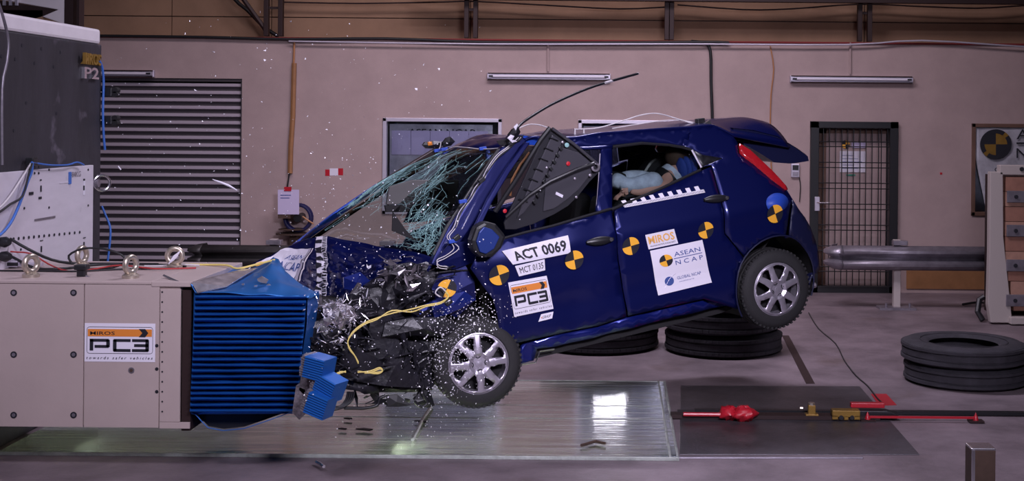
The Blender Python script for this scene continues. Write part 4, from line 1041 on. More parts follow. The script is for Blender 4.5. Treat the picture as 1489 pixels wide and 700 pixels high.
def surf(name, poly_xz, mats, parent, side=1, step=.045, off=0., yf=None, holes=(), solid=.008, ins=.004, smooth=True, dent=0., ang=30):
    """sheet-metal panel: outline in side view, draped over the body side"""
    yf = yf or S
    P = inset(poly_xz, ins) if ins else list(poly_xz)
    pts = []
    def addloop(L):
        b = len(pts); n = 0
        for i in range(len(L)):
            a = Vector(L[i]); c = Vector(L[(i + 1) % len(L)]); k = max(1, int((c - a).length / step))
            for j in range(k): pts.append(a + (c - a) * j / k); n += 1
        return [(b + i, b + (i + 1) % n) for i in range(n)]
    edges = addloop(P)
    for h in holes: edges += addloop(h)
    x0 = min(p[0] for p in P); x1 = max(p[0] for p in P); z0 = min(p[1] for p in P); z1 = max(p[1] for p in P)
    x = x0 + step * .5; r = 0
    while x < x1:
        z = z0 + step * (.3 + .4 * (r % 2))
        while z < z1:
            if inpoly(x, z, P) and not any(inpoly(x, z, h) for h in holes):
                if all((Vector((x, z)) - Vector(q)).length > step * .45 for q in pts[:len(edges)]): pts.append(Vector((x, z)))
            z += step
        x += step; r += 1
    vo, eo, fo, _, _, _ = delaunay_2d_cdt(pts, edges, [], 0, 1e-5)
    fs = []
    for f in fo:
        cx = sum(vo[i].x for i in f) / len(f); cz = sum(vo[i].y for i in f) / len(f)
        if inpoly(cx, cz, P) and not any(inpoly(cx, cz, h) for h in holes): fs.append(f)
    mb = MB()
    def pt(v):
        y = yf(v.x, v.y) + off
        if dent: y += dent * noise.noise(Vector((v.x * 5, v.y * 5, 1.7)))
        return Vector((v.x, side * y, v.y))
    used = sorted({i for f in fs for i in f}); mp = {i: k for k, i in enumerate(used)}
    fs = [tuple(mp[i] for i in f) for f in fs]
    vs = [pt(vo[i]) for i in used]
    # orient outward
    if fs:
        a, b, c = (vs[i] for i in fs[0][:3]); nrm = (b - a).cross(c - a)
        if nrm.y * side < 0: fs = [tuple(reversed(f)) for f in fs]
    mb.add(vs, fs)
    o = mb.build(name, mats, parent, smooth=smooth, solid=solid, off=-1, ang=ang)
    return o
def xz(pts, add=0.): return [(p.x, p.z) for p in (sp(x, y, add) for x, y in pts)]
def arc_xz(cx, cz, r, a0, a1, n):
    return [(cx + r * math.cos(R(a0 + (a1 - a0) * i / n)), cz + r * math.sin(R(a0 + (a1 - a0) * i / n))) for i in range(n + 1)]

PAINT = M['car']
# --- near side panels traced on the body side
ARC = arc_xz(-.005, .03, .345, 205, -28, 26)           # rear wheel arch, from tail round the top to the sill
fd = xz([(684, 391), (692, 372), (728, 349), (765, 339), (803, 330), (850, 316), (890, 305), (894, 330), (899, 378), (906, 423), (912, 461), (872, 474), (817, 485), (766, 497), (727, 507), (724, 464), (717, 437), (701, 416)])
fdp = surf('front_door_panel', fd, PAINT, car, solid=.02, dent=.010)
rdp = xz([(893, 305), (930, 289), (966, 273), (1019, 248), (1034, 241), (1048, 290), (1054, 340)])
arc_part = [p for p in ARC if p[0] > .19 and p[1] < .33]
rd = rdp + [(p[0], p[1]) for p in ARC if p[0] > .24 and p[1] > -.10] + xz([(1023, 436), (960, 450), (913, 461), (906, 423), (899, 378), (894, 330)])
rear_door = surf('rear_door_panel', rd, PAINT, car, solid=.02)
qp = xz([(1035, 181), (1052, 187), (1066, 197), (1073, 207), (1074, 222), (1085, 231), (1097, 240), (1120, 259), (1142, 276), (1152, 289)])
bx_ = xz([(1152, 289), (1162, 303)])
qtail = xz([(1168, 314), (1166, 330)])
qpoly = qp + [xz([(1150, 300)])[0], xz([(1143, 345)])[0]] + [p for p in ARC if -.17 < p[0] <= .245 and p[1] > 0] + list(reversed(rdp))[0:3] + xz([(1022, 243), (1051, 230), (1022, 226), (1005, 217), (990, 212), (1000, 185)])
quarter = surf('rear_quarter_panel', qpoly, PAINT, car, solid=.012)
bpoly = xz([(1152, 290), (1161, 303), (1170, 315), (1179, 331), (1186, 350), (1190, 368), (1192, 390), (1188, 398), (1181, 401)]) + [p for p in ARC if p[0] <= -.15 and p[1] > -.06] + xz([(1146, 345), (1152, 300)])
BLK = mat('satin_dark_bumper', (.008, .010, .045), .4, coat=.3)
bumper = surf('rear_bumper_corner', bpoly, BLK, car, solid=.012, off=.004)
# arch lip and liner
def lip(nm, side):
    q = MB(); pr = []
    for (x, z) in ARC: pr.append(Vector((x, side * (S(x, z) + .004), z)))
    q.tube(pr, .006, 6); q.build(nm, BLK, car, smooth=True)
    q = MB(); q.grid(lambda u, v: Vector((ARC[int(round(u * 26))][0], side * (S(*ARC[int(round(u * 26))]) - .008 - v * .30), ARC[int(round(u * 26))][1])), 26, 2); q.build('wheel_arch_liner', M['blackmatt'], car, smooth=True)
lip('arch_lip', 1); lip('arch_lip', -1)
# sill, torn at its front end
sill = xz([(912, 463), (960, 452), (1023, 438), (1056, 432), (1066, 446), (1040, 451), (989, 462), (934, 476), (858, 495), (807, 507), (785, 510), (780, 527), (760, 532), (757, 520), (762, 503), (817, 486), (872, 476)])
surf('sill', sill, mat('lit_sill_paint', (.008, .016, .17), .25, .5, coat=.8), car, off=-.03, solid=.03, dent=.03)  # brighter copy of the car paint for light reflected on the sill
q = MB(); q.tube([sp(x, y, -.02) for x, y in ((757, 531), (779, 527), (785, 511), (806, 508))], .005, 5); q.build('sill_rim_glint', M['chrome'], car)  # chrome tube put in as the rim light along the sill
# roof side rail and window frames
railp = xz([(775, 199), (806, 200), (835, 200), (870, 193), (910, 190), (950, 187), (1007, 184), (1000, 214), (990, 212), (972, 209), (934, 206), (890, 211), (860, 214), (836, 215), (805, 206)])
surf('roof_side_rail', railp, PAINT, car, solid=.03)
bp = xz([(875, 213), (891, 213), (891, 300), (893, 308), (872, 314), (868, 305), (872, 262)])
surf('centre_pillar', bp, PAINT, car, solid=.03, off=-.012, ins=.0)
fr_ = xz([(835, 214), (860, 213), (891, 211), (891, 214), (875, 216), (852, 217)])
surf('door_frame_top', fr_, PAINT, car, solid=.02, off=.0, ins=0)
def strip(nm, pts, r, m, add=0., n=6, parent=car): q = MB(); q.tube([sp(x, y, add) for x, y in pts], r, n); return q.build(nm, m, parent, smooth=True)
strip('window_seal', [(891, 214), (934, 208.5), (972, 211), (992, 214), (1005, 218)], .010, M['black'])
strip('window_seal', [(889, 305), (930, 287.5), (966, 272), (1019, 247)], .010, M['black'])
strip('window_seal', [(728, 348), (765, 338), (803, 329), (850, 315), (888, 304)], .010, M['black'], -.005)
strip('window_divider', [(1006, 218), (1020, 244)], .008, M['alu'])
strip('window_channel', [(873, 224), (871, 262), (868, 300)], .007, M['alu'], -.02)
qw = xz([(1007, 217), (1022, 225), (1051, 230), (1021, 244)])
surf('rear_quarter_window', qw, M['black'], car, solid=.004, off=-.004, ins=0)
rw = xz([(891, 214), (934, 209), (972, 211), (1004, 218), (1019, 246), (966, 272), (930, 288), (891, 303)])
surf('rear_side_window', rw, M['glass'], car, solid=.0, off=-.03, ins=0)
# door handles
def handle(x, y, w, lab=None, rot=0):
    c = sp(x, y); q = MB()
    n_ = 10
    def f(u, v):
        a = 2 * math.pi * v; r_ = math.sin(math.pi * min(max(u, .04), .96)) ** .5
        return Vector((c.x + (u - .5) * w + 0, c.y + .018 + .022 * r_ * math.cos(a), c.z + (u - .5) * w * rot + .028 * r_ * math.sin(a)))
    q.grid(f, 14, 12); o = q.build('door_handle', M['black'], car, smooth=True, ang=80)
    q = MB(); q.lathe([(0, .0), (.012, .0), (.012, .006), (0, .006)], (0, 1, 0), (c.x + w * .38, c.y + .03, c.z + w * .38 * rot), 12); q.build('lock_barrel', M['chrome'], o)
    return o
handle(1040, 289, -.19, rot=.08)
handle(871, 350, -.19, rot=.05)
c = sp(871, 350)
# tail lamp
tl = xz([(1074, 208), (1090, 218), (1105, 232), (1124, 250), (1142, 270), (1145, 276), (1141, 276), (1120, 260), (1097, 240), (1085, 231), (1075, 222)])
surf('tail_lamp', tl, M['red'], car, solid=.03, off=.012, ins=.001, step=.03)
# fuel flap disc (blue) with marker
fc = sp(1129, 294)
def disc(nm, px, py, r_, m, add, sq=1.0):
    c = sp(px, py); q = MB(); n = 28
    vs = [Vector((c.x + r_ * math.cos(2 * math.pi * k / n), 0, c.z + r_ * sq * math.sin(2 * math.pi * k / n))) for k in range(n)]
    vs = [Vector((v.x, S(v.x, v.z) + add, v.z)) for v in vs]; cc = Vector((c.x, c.y + add, c.z))
    q.add([cc] + vs, [(0, k + 1, (k + 1) % n + 1) for k in range(n)])
    return q.build(nm, m, car, smooth=True, solid=.004)
disc('fuel_flap', 1130, 295, .095, M['brightblue'], .006, .68)

# --- far side: the same sheet metal mirrored, plain
far_poly = list(rd) ; 
surf('rear_door_panel', rd, PAINT, car, side=-1, solid=.02)
surf('rear_quarter_panel', qpoly, PAINT, car, side=-1, solid=.012)
surf('rear_bumper_corner', bpoly, BLK, car, side=-1, solid=.012, off=.004)
surf('front_door_panel', fd, PAINT, car, side=-1, solid=.02)
surf('sill', sill, PAINT, car, side=-1, off=-.03, solid=.03)
surf('roof_side_rail', railp, PAINT, car, side=-1, solid=.03)
surf('centre_pillar', bp, PAINT, car, side=-1, solid=.03, off=-.012, ins=0)
surf('tail_lamp', tl, M['red'], car, side=-1, solid=.03, off=.012, ins=.001, step=.03)
surf('rear_quarter_window', qw, M['black'], car, side=-1, solid=.004, off=-.004, ins=0)
surf('rear_side_window', rw, M['tint'], car, side=-1, solid=0, off=-.03, ins=0)
ffen = [(2.17, .56), (2.95, .60), (3.30, .42), (3.38, .10), (3.30, -.08), (2.68, -.06)] + arc_xz(2.36, .0, .34, -5, 185, 18) + [(2.0, -.10), (2.02, .05), (2.12, .30)]
surf('front_wing_panel', ffen, PAINT, car, side=-1, solid=.012, dent=.02, yf=lambda x, z: S(x, z) - .10 * max(0, x - 2.6))

ffw = xz([(762, 208), (800, 207), (836, 217), (872, 217), (871, 262), (868, 303), (803, 328), (765, 338), (728, 347), (705, 330)])
surf('front_side_window', ffw, M['tint'], car, side=-1, solid=0, off=-.03, ins=0)
surf('mirror_sail', xz([(762, 208), (728, 240), (690, 300), (680, 350), (728, 347), (705, 330)]), PAINT, car, side=-1, solid=.01, off=-.02, ins=0)
# --- roof
def zc(x):     # crown line
    ks = [(-.62, 1.02), (-.48, 1.105), (-.3, 1.165), (.2, 1.20), (.8, 1.222), (1.2, 1.245), (1.6, 1.268), (1.85, 1.262), (2.0, 1.22)]
    for (a, b), (c, d) in zip(ks, ks[1:]):
        if x <= c: f = max(0, (x - a) / (c - a)); f = f; return b + (d - b) * f
    return ks[-1][1]
rl = sorted([(p.x, p.z, p.y) for p in (sp(x, y) for x, y in ((757, 197), (800, 199), (835, 200), (870, 193), (910, 190), (950, 187), (1007, 184), (1035, 181), (1052, 187), (1066, 197)))])
def railat(x):
    if x <= rl[0][0]: return rl[0][1] - (rl[0][0] - x) * .30, rl[0][2] - (rl[0][0] - x) * .25
    for a, b in zip(rl, rl[1:]):
        if x <= b[0]: f = (x - a[0]) / (b[0] - a[0]); return a[1] + (b[1] - a[1]) * f, a[2] + (b[2] - a[2]) * f
    return rl[-1][1], rl[-1][2]
xR0 = -.42
def rooff(u, v):
    s_ = 1 - 2 * v                       # +1 near side ... -1 far side
    xf = 1.70 + .30 * (1 - abs(s_)) * .35 + (.20 if s_ < 0 else 0) * (-s_)
    x = xf + (xR0 - xf) * u
    zr, yr = railat(min(x, 1.62))
    if x > 1.55: zr -= .25 * (x - 1.55)
    k = abs(s_) ** 2.6
    z = zc(x) * (1 - k) + zr * k
    if x > 1.2: z += .010 * noise.noise(Vector((x * 9, s_ * 4, 0)))
    lead = max(0, 1 - u * 14); z -= .05 * lead ** 2
    return Vector((x, s_ * (yr + .004), z))
q = MB(); q.grid(rooff, 48, 24); q.build('roof_panel', PAINT, car, smooth=True, solid=.012, ang=60)
q = MB(); q.grid(lambda u, v: rooff(.04 + .9 * u, .04 + .92 * v) - Vector((0, 0, .05)), 16, 10); q.build('headlining', M['blackmatt'], car, smooth=True)
# --- rear spoiler and tailgate
def tg(px, py, Y): return loc(px, py, Y)
edge = [(1060, 187), (1090, 190), (1126, 199), (1154, 216), (1170, 227)]
low = [(1076, 210), (1098, 222), (1120, 236), (1146, 238), (1171, 234)]
def spf(u, v, E=edge):
    a = u * (len(E) - 1); i = int(min(a, len(E) - 2)); f = a - i
    px = E[i][0] + (E[i + 1][0] - E[i][0]) * f; py = E[i][1] + (E[i + 1][1] - E[i][1]) * f
    p = loc(px, py, .42 - .08 * u); s_ = 1 - 2 * v
    return p, s_
def sptop(u, v):
    p, s_ = spf(u, v); return Vector((p.x - .05 * (1 - s_ * s_) * (.3 + u), s_ * p.y * 1.12, p.z + .012 * (1 - s_ * s_)))
def spbot(u, v):
    p, s_ = spf(u, v, low); return Vector((p.x - .03 * (1 - s_ * s_) * (.3 + u), s_ * p.y * 1.14, p.z))
q = MB(); q.grid(sptop, 14, 14); q.grid(spbot, 14, 14)
for vv in (0, 1):
    A = [sptop(i / 14, vv) for i in range(15)]; Bm = [spbot(i / 14, vv) for i in range(15)]
    q.add(A + Bm, [(i, i + 1, i + 16, i + 15) for i in range(14)])
A = [sptop(1, i / 14) for i in range(15)]; Bm = [spbot(1, i / 14) for i in range(15)]
q.add(A + Bm, [(i, i + 1, i + 16, i + 15) for i in range(14)])
q.build('rear_spoiler', [BLK], car, smooth=True, ang=40)
q = MB(); q.grid(lambda u, v: sptop(u, v) + Vector((0, 0, .004)), 12, 12); q.build('spoiler_top_skin', PAINT, car, smooth=True)
rear_pts = [(1076, 212), (1097, 228), (1120, 248), (1143, 274), (1161, 303), (1178, 331), (1188, 360), (1192, 388), (1182, 400), (1178, 415)]
RP = [sp(x, y) for x, y in rear_pts]
def rearf(u, v):
    a = u * (len(RP) - 1); i = int(min(a, len(RP) - 2)); f = a - i; p = RP[i] + (RP[i + 1] - RP[i]) * f; s_ = 1 - 2 * v
    return Vector((p.x - .07 * (1 - abs(s_) ** 2.2), s_ * (p.y - .003), p.z))
q = MB(); q.grid(lambda u, v: rearf(u * .30, v), 10, 16); q.build('rear_window', M['black'], car, smooth=True, solid=.006, ang=60)
q = MB(); q.grid(lambda u, v: rearf(.30 + u * .28, v), 8, 16); q.build('tailgate', PAINT, car, smooth=True, solid=.01, ang=60)
q = MB(); q.grid(lambda u, v: rearf(.58 + u * .42, v), 10, 16); q.build('rear_bumper', BLK, car, smooth=True, solid=.01, ang=60)
# --- floor pan, rear axle
q = MB(); q.prism([(-.35, -.60, -.02), (.42, -.68, -.10), (1.95, -.70, -.12), (2.1, -.62, .1), (2.1, .62, .1), (1.95, .68, -.12), (.42, .66, -.10), (-.35, .60, -.02)], (0, 0, .03)); q.build('floor_pan', M['blackmatt'], car)
q = MB(); q.tube([(0.02, -.62, 0), (0.02, .62, 0)], .035, 10); q.build('rear_axle', M['blackmatt'], car, smooth=True)
q = MB(); q.tube([(-.30, -.2, -.12), (-.30, .35, -.12)], .07, 12); q.build('silencer', M['galv'], car, smooth=True)
q = MB(); q.tube([(-.30, .35, -.12), (-.42, .45, -.10), (-.50, .46, -.10)], .02, 8); q.build('exhaust_pipe', M['galv'], car, smooth=True)
q = MB(); q.grid(lambda u, v: Vector((2.02 + .12 * u * (1 - u), -.64 + 1.28 * v, -.05 + .62 * u)), 6, 10); q.build('bulkhead', M['blackmatt'], car, solid=.01)
q = MB(); q.grid(lambda u, v: Vector((.38 - .5 * u, -.66 + 1.32 * v, -.04 + .44 * u)), 6, 6); q.build('boot_floor', M['blackmatt'], car, solid=.01)

# --- wheels
def wheel(nm, c, r, rimr, w, rotz, tilt=0., spin=0.):
    t = empty(nm, c); t.parent = car; t.rotation_euler = (tilt, 0, rotz)
    hw = w / 2
    prof = [(rimr * .985, .0), (rimr * 1.03, .012), (r * .84, .012), (r * .93, -.002), (r * .975, -.018), (r, -.035), (r * .985, -.04), (r * .985, -.046), (r, -.05), (r, -.078), (r * .985, -.082), (r * .985, -.088), (r, -.092), (r, -.12), (r * .985, -.124), (r * .985, -.13), (r, -.134), (r * .98, -w + .02), (r * .93, -w), (rimr * 1.03, -w), (rimr * .98, -w + .015)]
    q = MB(); q.lathe([(a, b) for a, b in prof], (0, 1, 0), (0, 0, 0), 64); ty = q.build('tyre', M['rubber'], t, smooth=True, ang=35)
    q = MB()
    for k in range(52):
        a = 2 * math.pi * k / 52
        for yy, l_ in ((-.020, .022), (-.148, .022)):
            q.box((math.cos(a) * (r - .007), yy, math.sin(a) * (r - .007)), (.014, l_, .016), Matrix.Rotation(-a, 3, 'Y'))
    tag(q.build('tread_block', M['rubber'], ty), kind='stuff')
    # rim barrel and face
    q = MB(); q.lathe([(rimr, .004), (rimr * .97, .006), (rimr * .94, -.008), (rimr * .90, -.05), (rimr * .88, -w)], (0, 1, 0), (0, 0, 0), 48); rim = q.build('rim_edge', M['alloy'], t, smooth=True, ang=50)
    q = MB(); q.lathe([(0, -.075), (rimr * .92, -.075), (rimr * .92, -.09), (0, -.09)], (0, 1, 0), (0, 0, 0), 32); q.build('brake_disc', M['blackmatt'], t)
    N = 96; pts = [Vector((rimr * .955 * math.cos(2 * math.pi * k / N), rimr * .955 * math.sin(2 * math.pi * k / N))) for k in range(N)]
    edges = [(k, (k + 1) % N) for k in range(N)]; holes = []
    for k in range(8):
        a = R(spin) + k * math.pi / 4
        if k % 2 == 0: sh_ = [(.38, -.05), (.60, -.17), (.83, -.27), (.89, -.15), (.90, .0), (.89, .15), (.83, .27), (.60, .17), (.38, .05)]
        else: sh_ = [(.46, -.03), (.62, -.10), (.80, -.19), (.87, -.10), (.88, .0), (.87, .10), (.80, .19), (.62, .10), (.46, .03)]
        hp = [(rimr * (x * math.cos(a) - y * math.sin(a)), rimr * (x * math.sin(a) + y * math.cos(a))) for x, y in sh_]
        b = len(pts); pts += [Vector(p) for p in hp]; edges += [(b + i, b + (i + 1) % 9) for i in range(9)]; holes.append(hp)
    for rr_ in (.12, .25, .36, .5, .65, .78, .91):
        for k in range(48):
            a = 2 * math.pi * k / 48; p = (rimr * rr_ * math.cos(a), rimr * rr_ * math.sin(a))
            if not any(inpoly(p[0], p[1], h) for h in holes): pts.append(Vector(p))
    vo, eo, fo, _, _, _ = delaunay_2d_cdt(pts, edges, [], 0, 1e-6)
    fs = [f for f in fo if not any(inpoly(sum(vo[i].x for i in f) / 3, sum(vo[i].y for i in f) / 3, h) for h in holes)]
    q = MB()
    def yy(v):
        rr_ = v.length / rimr; y = -.012 + .020 * (1 - rr_ ** 2)
        if rr_ < .30: y -= .010
        a = math.atan2(v.y, v.x) - R(spin); y += .006 * abs(math.cos(4 * a + math.pi / 2)) * (rr_ > .35)
        return y
    q.add([Vector((v.x, yy(v), v.y)) for v in vo], [tuple(f) for f in fs]); q.build('spoked_cover', M['alloy'], t, smooth=True, solid=.014, ang=28)
    for k in range(4):
        a = R(spin) + k * math.pi / 2 + math.pi / 4 + .3
        q = MB(); q.lathe([(.020, -.008), (.020, .012), (.014, .012), (.012, .004), (0, .004)], (0, 1, 0), (math.cos(a) * rimr * .28, .0, math.sin(a) * rimr * .28), 14); nut = q.build('wheel_nut', M['black'], t, smooth=True)
        q = MB(); q.lathe([(0, .016), (.010, .014), (.010, .0)], (0, 1, 0), (math.cos(a) * rimr * .28, .0, math.sin(a) * rimr * .28), 6); q.build('nut_head', M['chrome'], nut)
    q = MB(); q.lathe([(0, .016), (rimr * .11, .014), (rimr * .13, .006)], (0, 1, 0), (0, 0, 0), 24); q.build('centre_cap', M['alloy'], t, smooth=True)
    return t
wheel('rear_wheel', (0, .745, 0), .279, .185, .165, 0, spin=12)
wheel('rear_wheel', (0, -.745, 0), .272, .185, .165, math.pi, spin=30)
fh = loc(696, 529, .76)
wheel('front_wheel', fh, .279, .190, .165, R(-6), R(3), spin=28)
wheel('front_wheel', (2.34, -.74, .0), .272, .19, .165, math.pi, spin=5)

# --- windscreen, pillars
bot = [(634, 378, .60), (600, 366, .42), (556, 361, .2), (515, 352, -.1), (477, 345, -.35), (452, 347, -.50), (433, 353, -.62)]
top = [(735, 216, .50), (722, 216, .36), (708, 216, .2), (692, 216, 0), (672, 216, -.2), (656, 216, -.36), (641, 220, -.50)]
def lerp_chain(ch, t):
    a = t * (len(ch) - 1); i = int(max(0, min(a, len(ch) - 2))); f = a - i
    return tuple(ch[i][k] + (ch[i + 1][k] - ch[i][k]) * f for k in range(len(ch[0])))
def wsf(u, v, lift=0.):
    b = loc(*lerp_chain(bot, u)); t_ = loc(*lerp_chain(top, u)); p = b + (t_ - b) * v
    p.x += .05 * math.sin(math.pi * v) * 1; p.z += .03 * math.sin(math.pi * v)
    crush = .02 * noise.noise(Vector((u * 4, v * 4, 2))); p.x += crush; p.z += crush
    return p + Vector((lift * .6, 0, lift * .8))
q = MB(); q.grid(wsf, 24, 18); ws = q.build('windscreen', M['glass'], car, smooth=True, ang=80)
# cracks: a fine web of real slivers on the glass, dense down the near side and far edge
q = MB(); rc = random.Random(11)
def crackline(u, v, a, n, st, w):
    P = []
    for _ in range(n):
        if not (0.01 < u < .99 and .01 < v < .99): break
        P.append(wsf(u, v, .004)); a += rc.uniform(-.5, .5); u += math.cos(a) * st; v += math.sin(a) * st * 1.3
    if len(P) > 1: q.tube(P, w, 3, cap=False)
def hub(u, v, n, st, w, L):
    for k in range(n): crackline(u, v, 2 * math.pi * k / n + rc.uniform(-.2, .2), L, st, w)
    for r_ in (.03, .06, .10):
        for k in range(n):
            a = 2 * math.pi * k / n + rc.uniform(-.2, .2); crackline(u + r_ * math.cos(a), v + r_ * 1.3 * math.sin(a), a + 1.6, 4, r_ * .5, w * .9)
for (u, v, n) in ((.14, .16, 20), (.20, .30, 10), (.42, .66, 9), (.60, .80, 8), (.80, .62, 10), (.34, .48, 8), (.90, .75, 9), (.62, .42, 6)):
    hub(u, v, n, .020, .0009, 9)
for k in range(170):        # edge band on the far pillar side
    v = rc.uniform(.35, .98); crackline(.97 - abs(rc.gauss(0, .035)), v, rc.uniform(0, 6.28), 4, .018, .0013)
for k in range(110):
    crackline(.06 + abs(rc.gauss(0, .09)), rc.uniform(.03, .35), rc.uniform(0, 6.28), 4, .018, .0012)
for k in range(40): crackline(rc.random(), rc.random(), rc.uniform(0, 6.28), 8, .02, .0009)
tag(q.build('crack_web', M['crack'], ws), 'shattered glass crack lines', kind='stuff')
def slab(nm, pts, Yf, th, m, bevel=.004, parent=car):
    P = [loc(x, y, Yf(x, y) if callable(Yf) else Yf) for x, y in pts]
    q = MB(); q.prism(P, (0, -th, 0)); return q.build(nm, m, parent, bevel=bevel)
YA = lambda x, y: .50 + (y - 196) / 190 * .14
slab('near_windscreen_pillar', [(757, 196), (742, 197), (728, 217), (690, 273), (652, 331), (632, 372), (626, 386), (655, 385), (672, 352), (697, 315), (724, 268), (757, 215), (768, 205)], YA, .07, PAINT, .012)
slab('pillar_seal', [(728, 217), (690, 273), (652, 331), (632, 372), (629, 370), (648, 330), (686, 271), (723, 217)], lambda x, y: YA(x, y) - .01, .02, M['black'], .002)
slab('door_window_frame', [(764, 207), (771, 208), (742, 250), (716, 294), (699, 330), (690, 330), (709, 290), (737, 243)], lambda x, y: .60 + (y - 196) / 140 * .14, .03, PAINT, .006)
YFp = lambda x, y: -.50 - (y - 212) / 140 * .13
slab('far_windscreen_pillar', [(426, 357), (486, 310), (550, 267), (556, 272), (492, 317), (447, 350)], YFp, .05, mat('lit_blue_paint', (.03, .13, .75), .35, .2, coat=.8), .006)  # brighter copy of the car paint where the pillar is lit
slab('far_windscreen_pillar', [(550, 267), (600, 236), (638, 213), (652, 214), (610, 242), (556, 276)], YFp, .05, mat('pillar_brown_reflection', (.045, .03, .03), .4, .2), .006)  # brown reflection on the upper pillar put into its colour
slab('windscreen_seal', [(447, 351), (492, 318), (556, 276), (610, 242), (652, 214), (656, 217), (614, 246), (560, 281), (498, 322), (455, 351)], lambda x, y: YFp(x, y) + .03, .02, M['blackmatt'], .002)
slab('wiper_cowl_flap', [(571, 307), (570, 336), (606, 351), (590, 334)], .44, .012, M['blackmatt'], .002)
# cowl under the glass
def cowl(u, v):
    b0 = lerp_chain(bot, u); p = loc(b0[0], b0[1] - 1 + v * (16 + 8 * math.sin(u * 3)), b0[2]); p.x += .05 * v; p.z += .008 * noise.noise(Vector((u * 8, v * 3, 0))); return p
q = MB(); q.grid(cowl, 24, 4); q.build('cowl_panel', PAINT, car, smooth=True, solid=.01, ang=40)

# --- bonnet, buckled and torn
hb = [  # far .. near : rows of (px, py, Y) from the cowl to the torn front edge
    [(434, 352, -.62), (415, 362, -.66), (395, 372, -.70), (370, 383, -.72), (345, 397, -.72), (318, 410, -.70)],
    [(452, 347, -.50), (436, 362, -.52), (424, 378, -.54), (412, 394, -.55), (400, 408, -.55), (388, 424, -.5)],
    [(474, 345, -.35), (460, 360, -.34), (452, 378, -.34), (444, 396, -.34), (438, 415, -.34), (430, 436, -.30)],
    [(495, 350, -.20), (484, 364, -.16), (476, 384, -.14), (470, 405, -.12), (466, 426, -.10), (462, 452, -.05)],
    [(525, 356, -.02), (514, 372, .0), (505, 392, .04), (498, 412, .08), (490, 430, .12), (482, 452, .16)],
    [(556, 364, .20), (550, 376, .20), (540, 392, .22), (530, 408, .26), (520, 424, .30), (508, 440, .34)],
    [(592, 370, .40), (584, 376, .40), (572, 386, .42), (560, 398, .44), (550, 410, .46), (545, 418, .48)]]
def hoodf(u, v, lift=0.):
    p = hood0(u, v)
    if lift:
        e = .012; n_ = (hood0(u + e, v) - hood0(u - e, v)).cross(hood0(u, v + e) - hood0(u, v - e))
        if n_.dot(CI @ (CC - CO) - p) < 0: n_ = -n_
        if n_.length > 1e-9: p += n_.normalized() * (lift + .004)
    return p
def hood0(u, v):
    rowp = [lerp_chain(hb[i], v) for i in range(len(hb))]
    x_, y_, Y = lerp_chain(rowp, u)
    p = loc(x_, y_, Y); nz = Vector((u * 5, v * 5, 0))
    b = .05 * noise.noise(nz) + .03 * abs(noise.noise(nz * 2.1)) + .02 * noise.noise(nz * 4)
    b *= min(1, max(0, v * 3)) * (.25 + .75 * min(1, max(0, u * 2.6 - .7))); p += Vector((b * .5, b * .7, b * .9))
    return p
q = MB(); q.grid(hoodf, 54, 40); q.build('bonnet', PAINT, car, smooth=True, solid=.004, ang=26)
# bright folded corner on the bonnet
# decal on the far half of the bonnet: white sheet with grey bars
def hoodprint(u0, v0, u1, v1): return Print(lambda u, v, l: hoodf(u0 + (u1 - u0) * u, v0 + (v1 - v0) * v, l + .003))
P = hoodprint(.02, .22, .30, .98)
# u across far->near , v towards the nose
dec = P.rect('bonnet_decal', 0, 0, .92, 1, M['white'], car, .003, 14)
P.rect('decal_bar', .93, 0, 1.0, 1, M['alu'], dec, .004, 12); P.rect('decal_bar', 1.03, 0, 1.07, 1, M['whitepaint'], dec, .004, 12)
def decfn(px0, py0, px1, py1, Y):
    return Print(lambda u, v, l: (lambda p: p)(loc(px0 + (px1 - px0) * u, py1 + (py0 - py1) * v, Y)))
# find decal surface points for text: sample by bonnet parameters
TP = Print(lambda u, v, l: hoodf(.30 - .24 * (1 - u), .75 - .45 * v, l + .007))
TP.text('decal_lettering', 'NCAP', .30, .30, .95, .62, M['inkblue'], dec, .004)
TP.text('decal_lettering', 'ASEAN', .30, .70, .9, .92, M['inkblue'], dec, .004)
TP.text('decal_lettering', 'NCAP', .45, -.15, .95, .05, M['inkblue'], dec, .004)
Dp = Print(lambda u, v, l: hoodf(.02 + .10 * u, .55 + .20 * v, l + .007)); target(Dp, dec, name='decal_roundel')
# checked ruler running down the bonnet
def ruler(nm, fn, n, mA, parent=car, ticks=5):
    """fn(u along, v across, lift)"""
    q = MB(); q.grid(lambda a, b: fn(a, b, .003), n * 2, 3); base = q.build(nm, M['white'], parent)
    for k in range(n):
        q = MB(); q.grid(lambda a, b: fn((k + .5 + a * .5) / n, b * .58, .006), 2, 2); q.build('black_square', M['ink'], base)
    q = MB()
    for k in range(n * ticks):
        a0, a1 = (k + .25) / (n * ticks), (k + .75) / (n * ticks)
        q.add([fn(a0, .64, .006), fn(a1, .64, .006), fn(a1, .98, .006), fn(a0, .98, .006)], [(0, 1, 2, 3)])
    tag(q.build('tick_marks', M['ink'], base), kind='stuff')
    return base
rA = [(462, 346), (463, 372), (463, 398), (461, 420), (458, 447)]; rB = [(478, 343), (478, 372), (478, 398), (477, 422), (474, 450)]
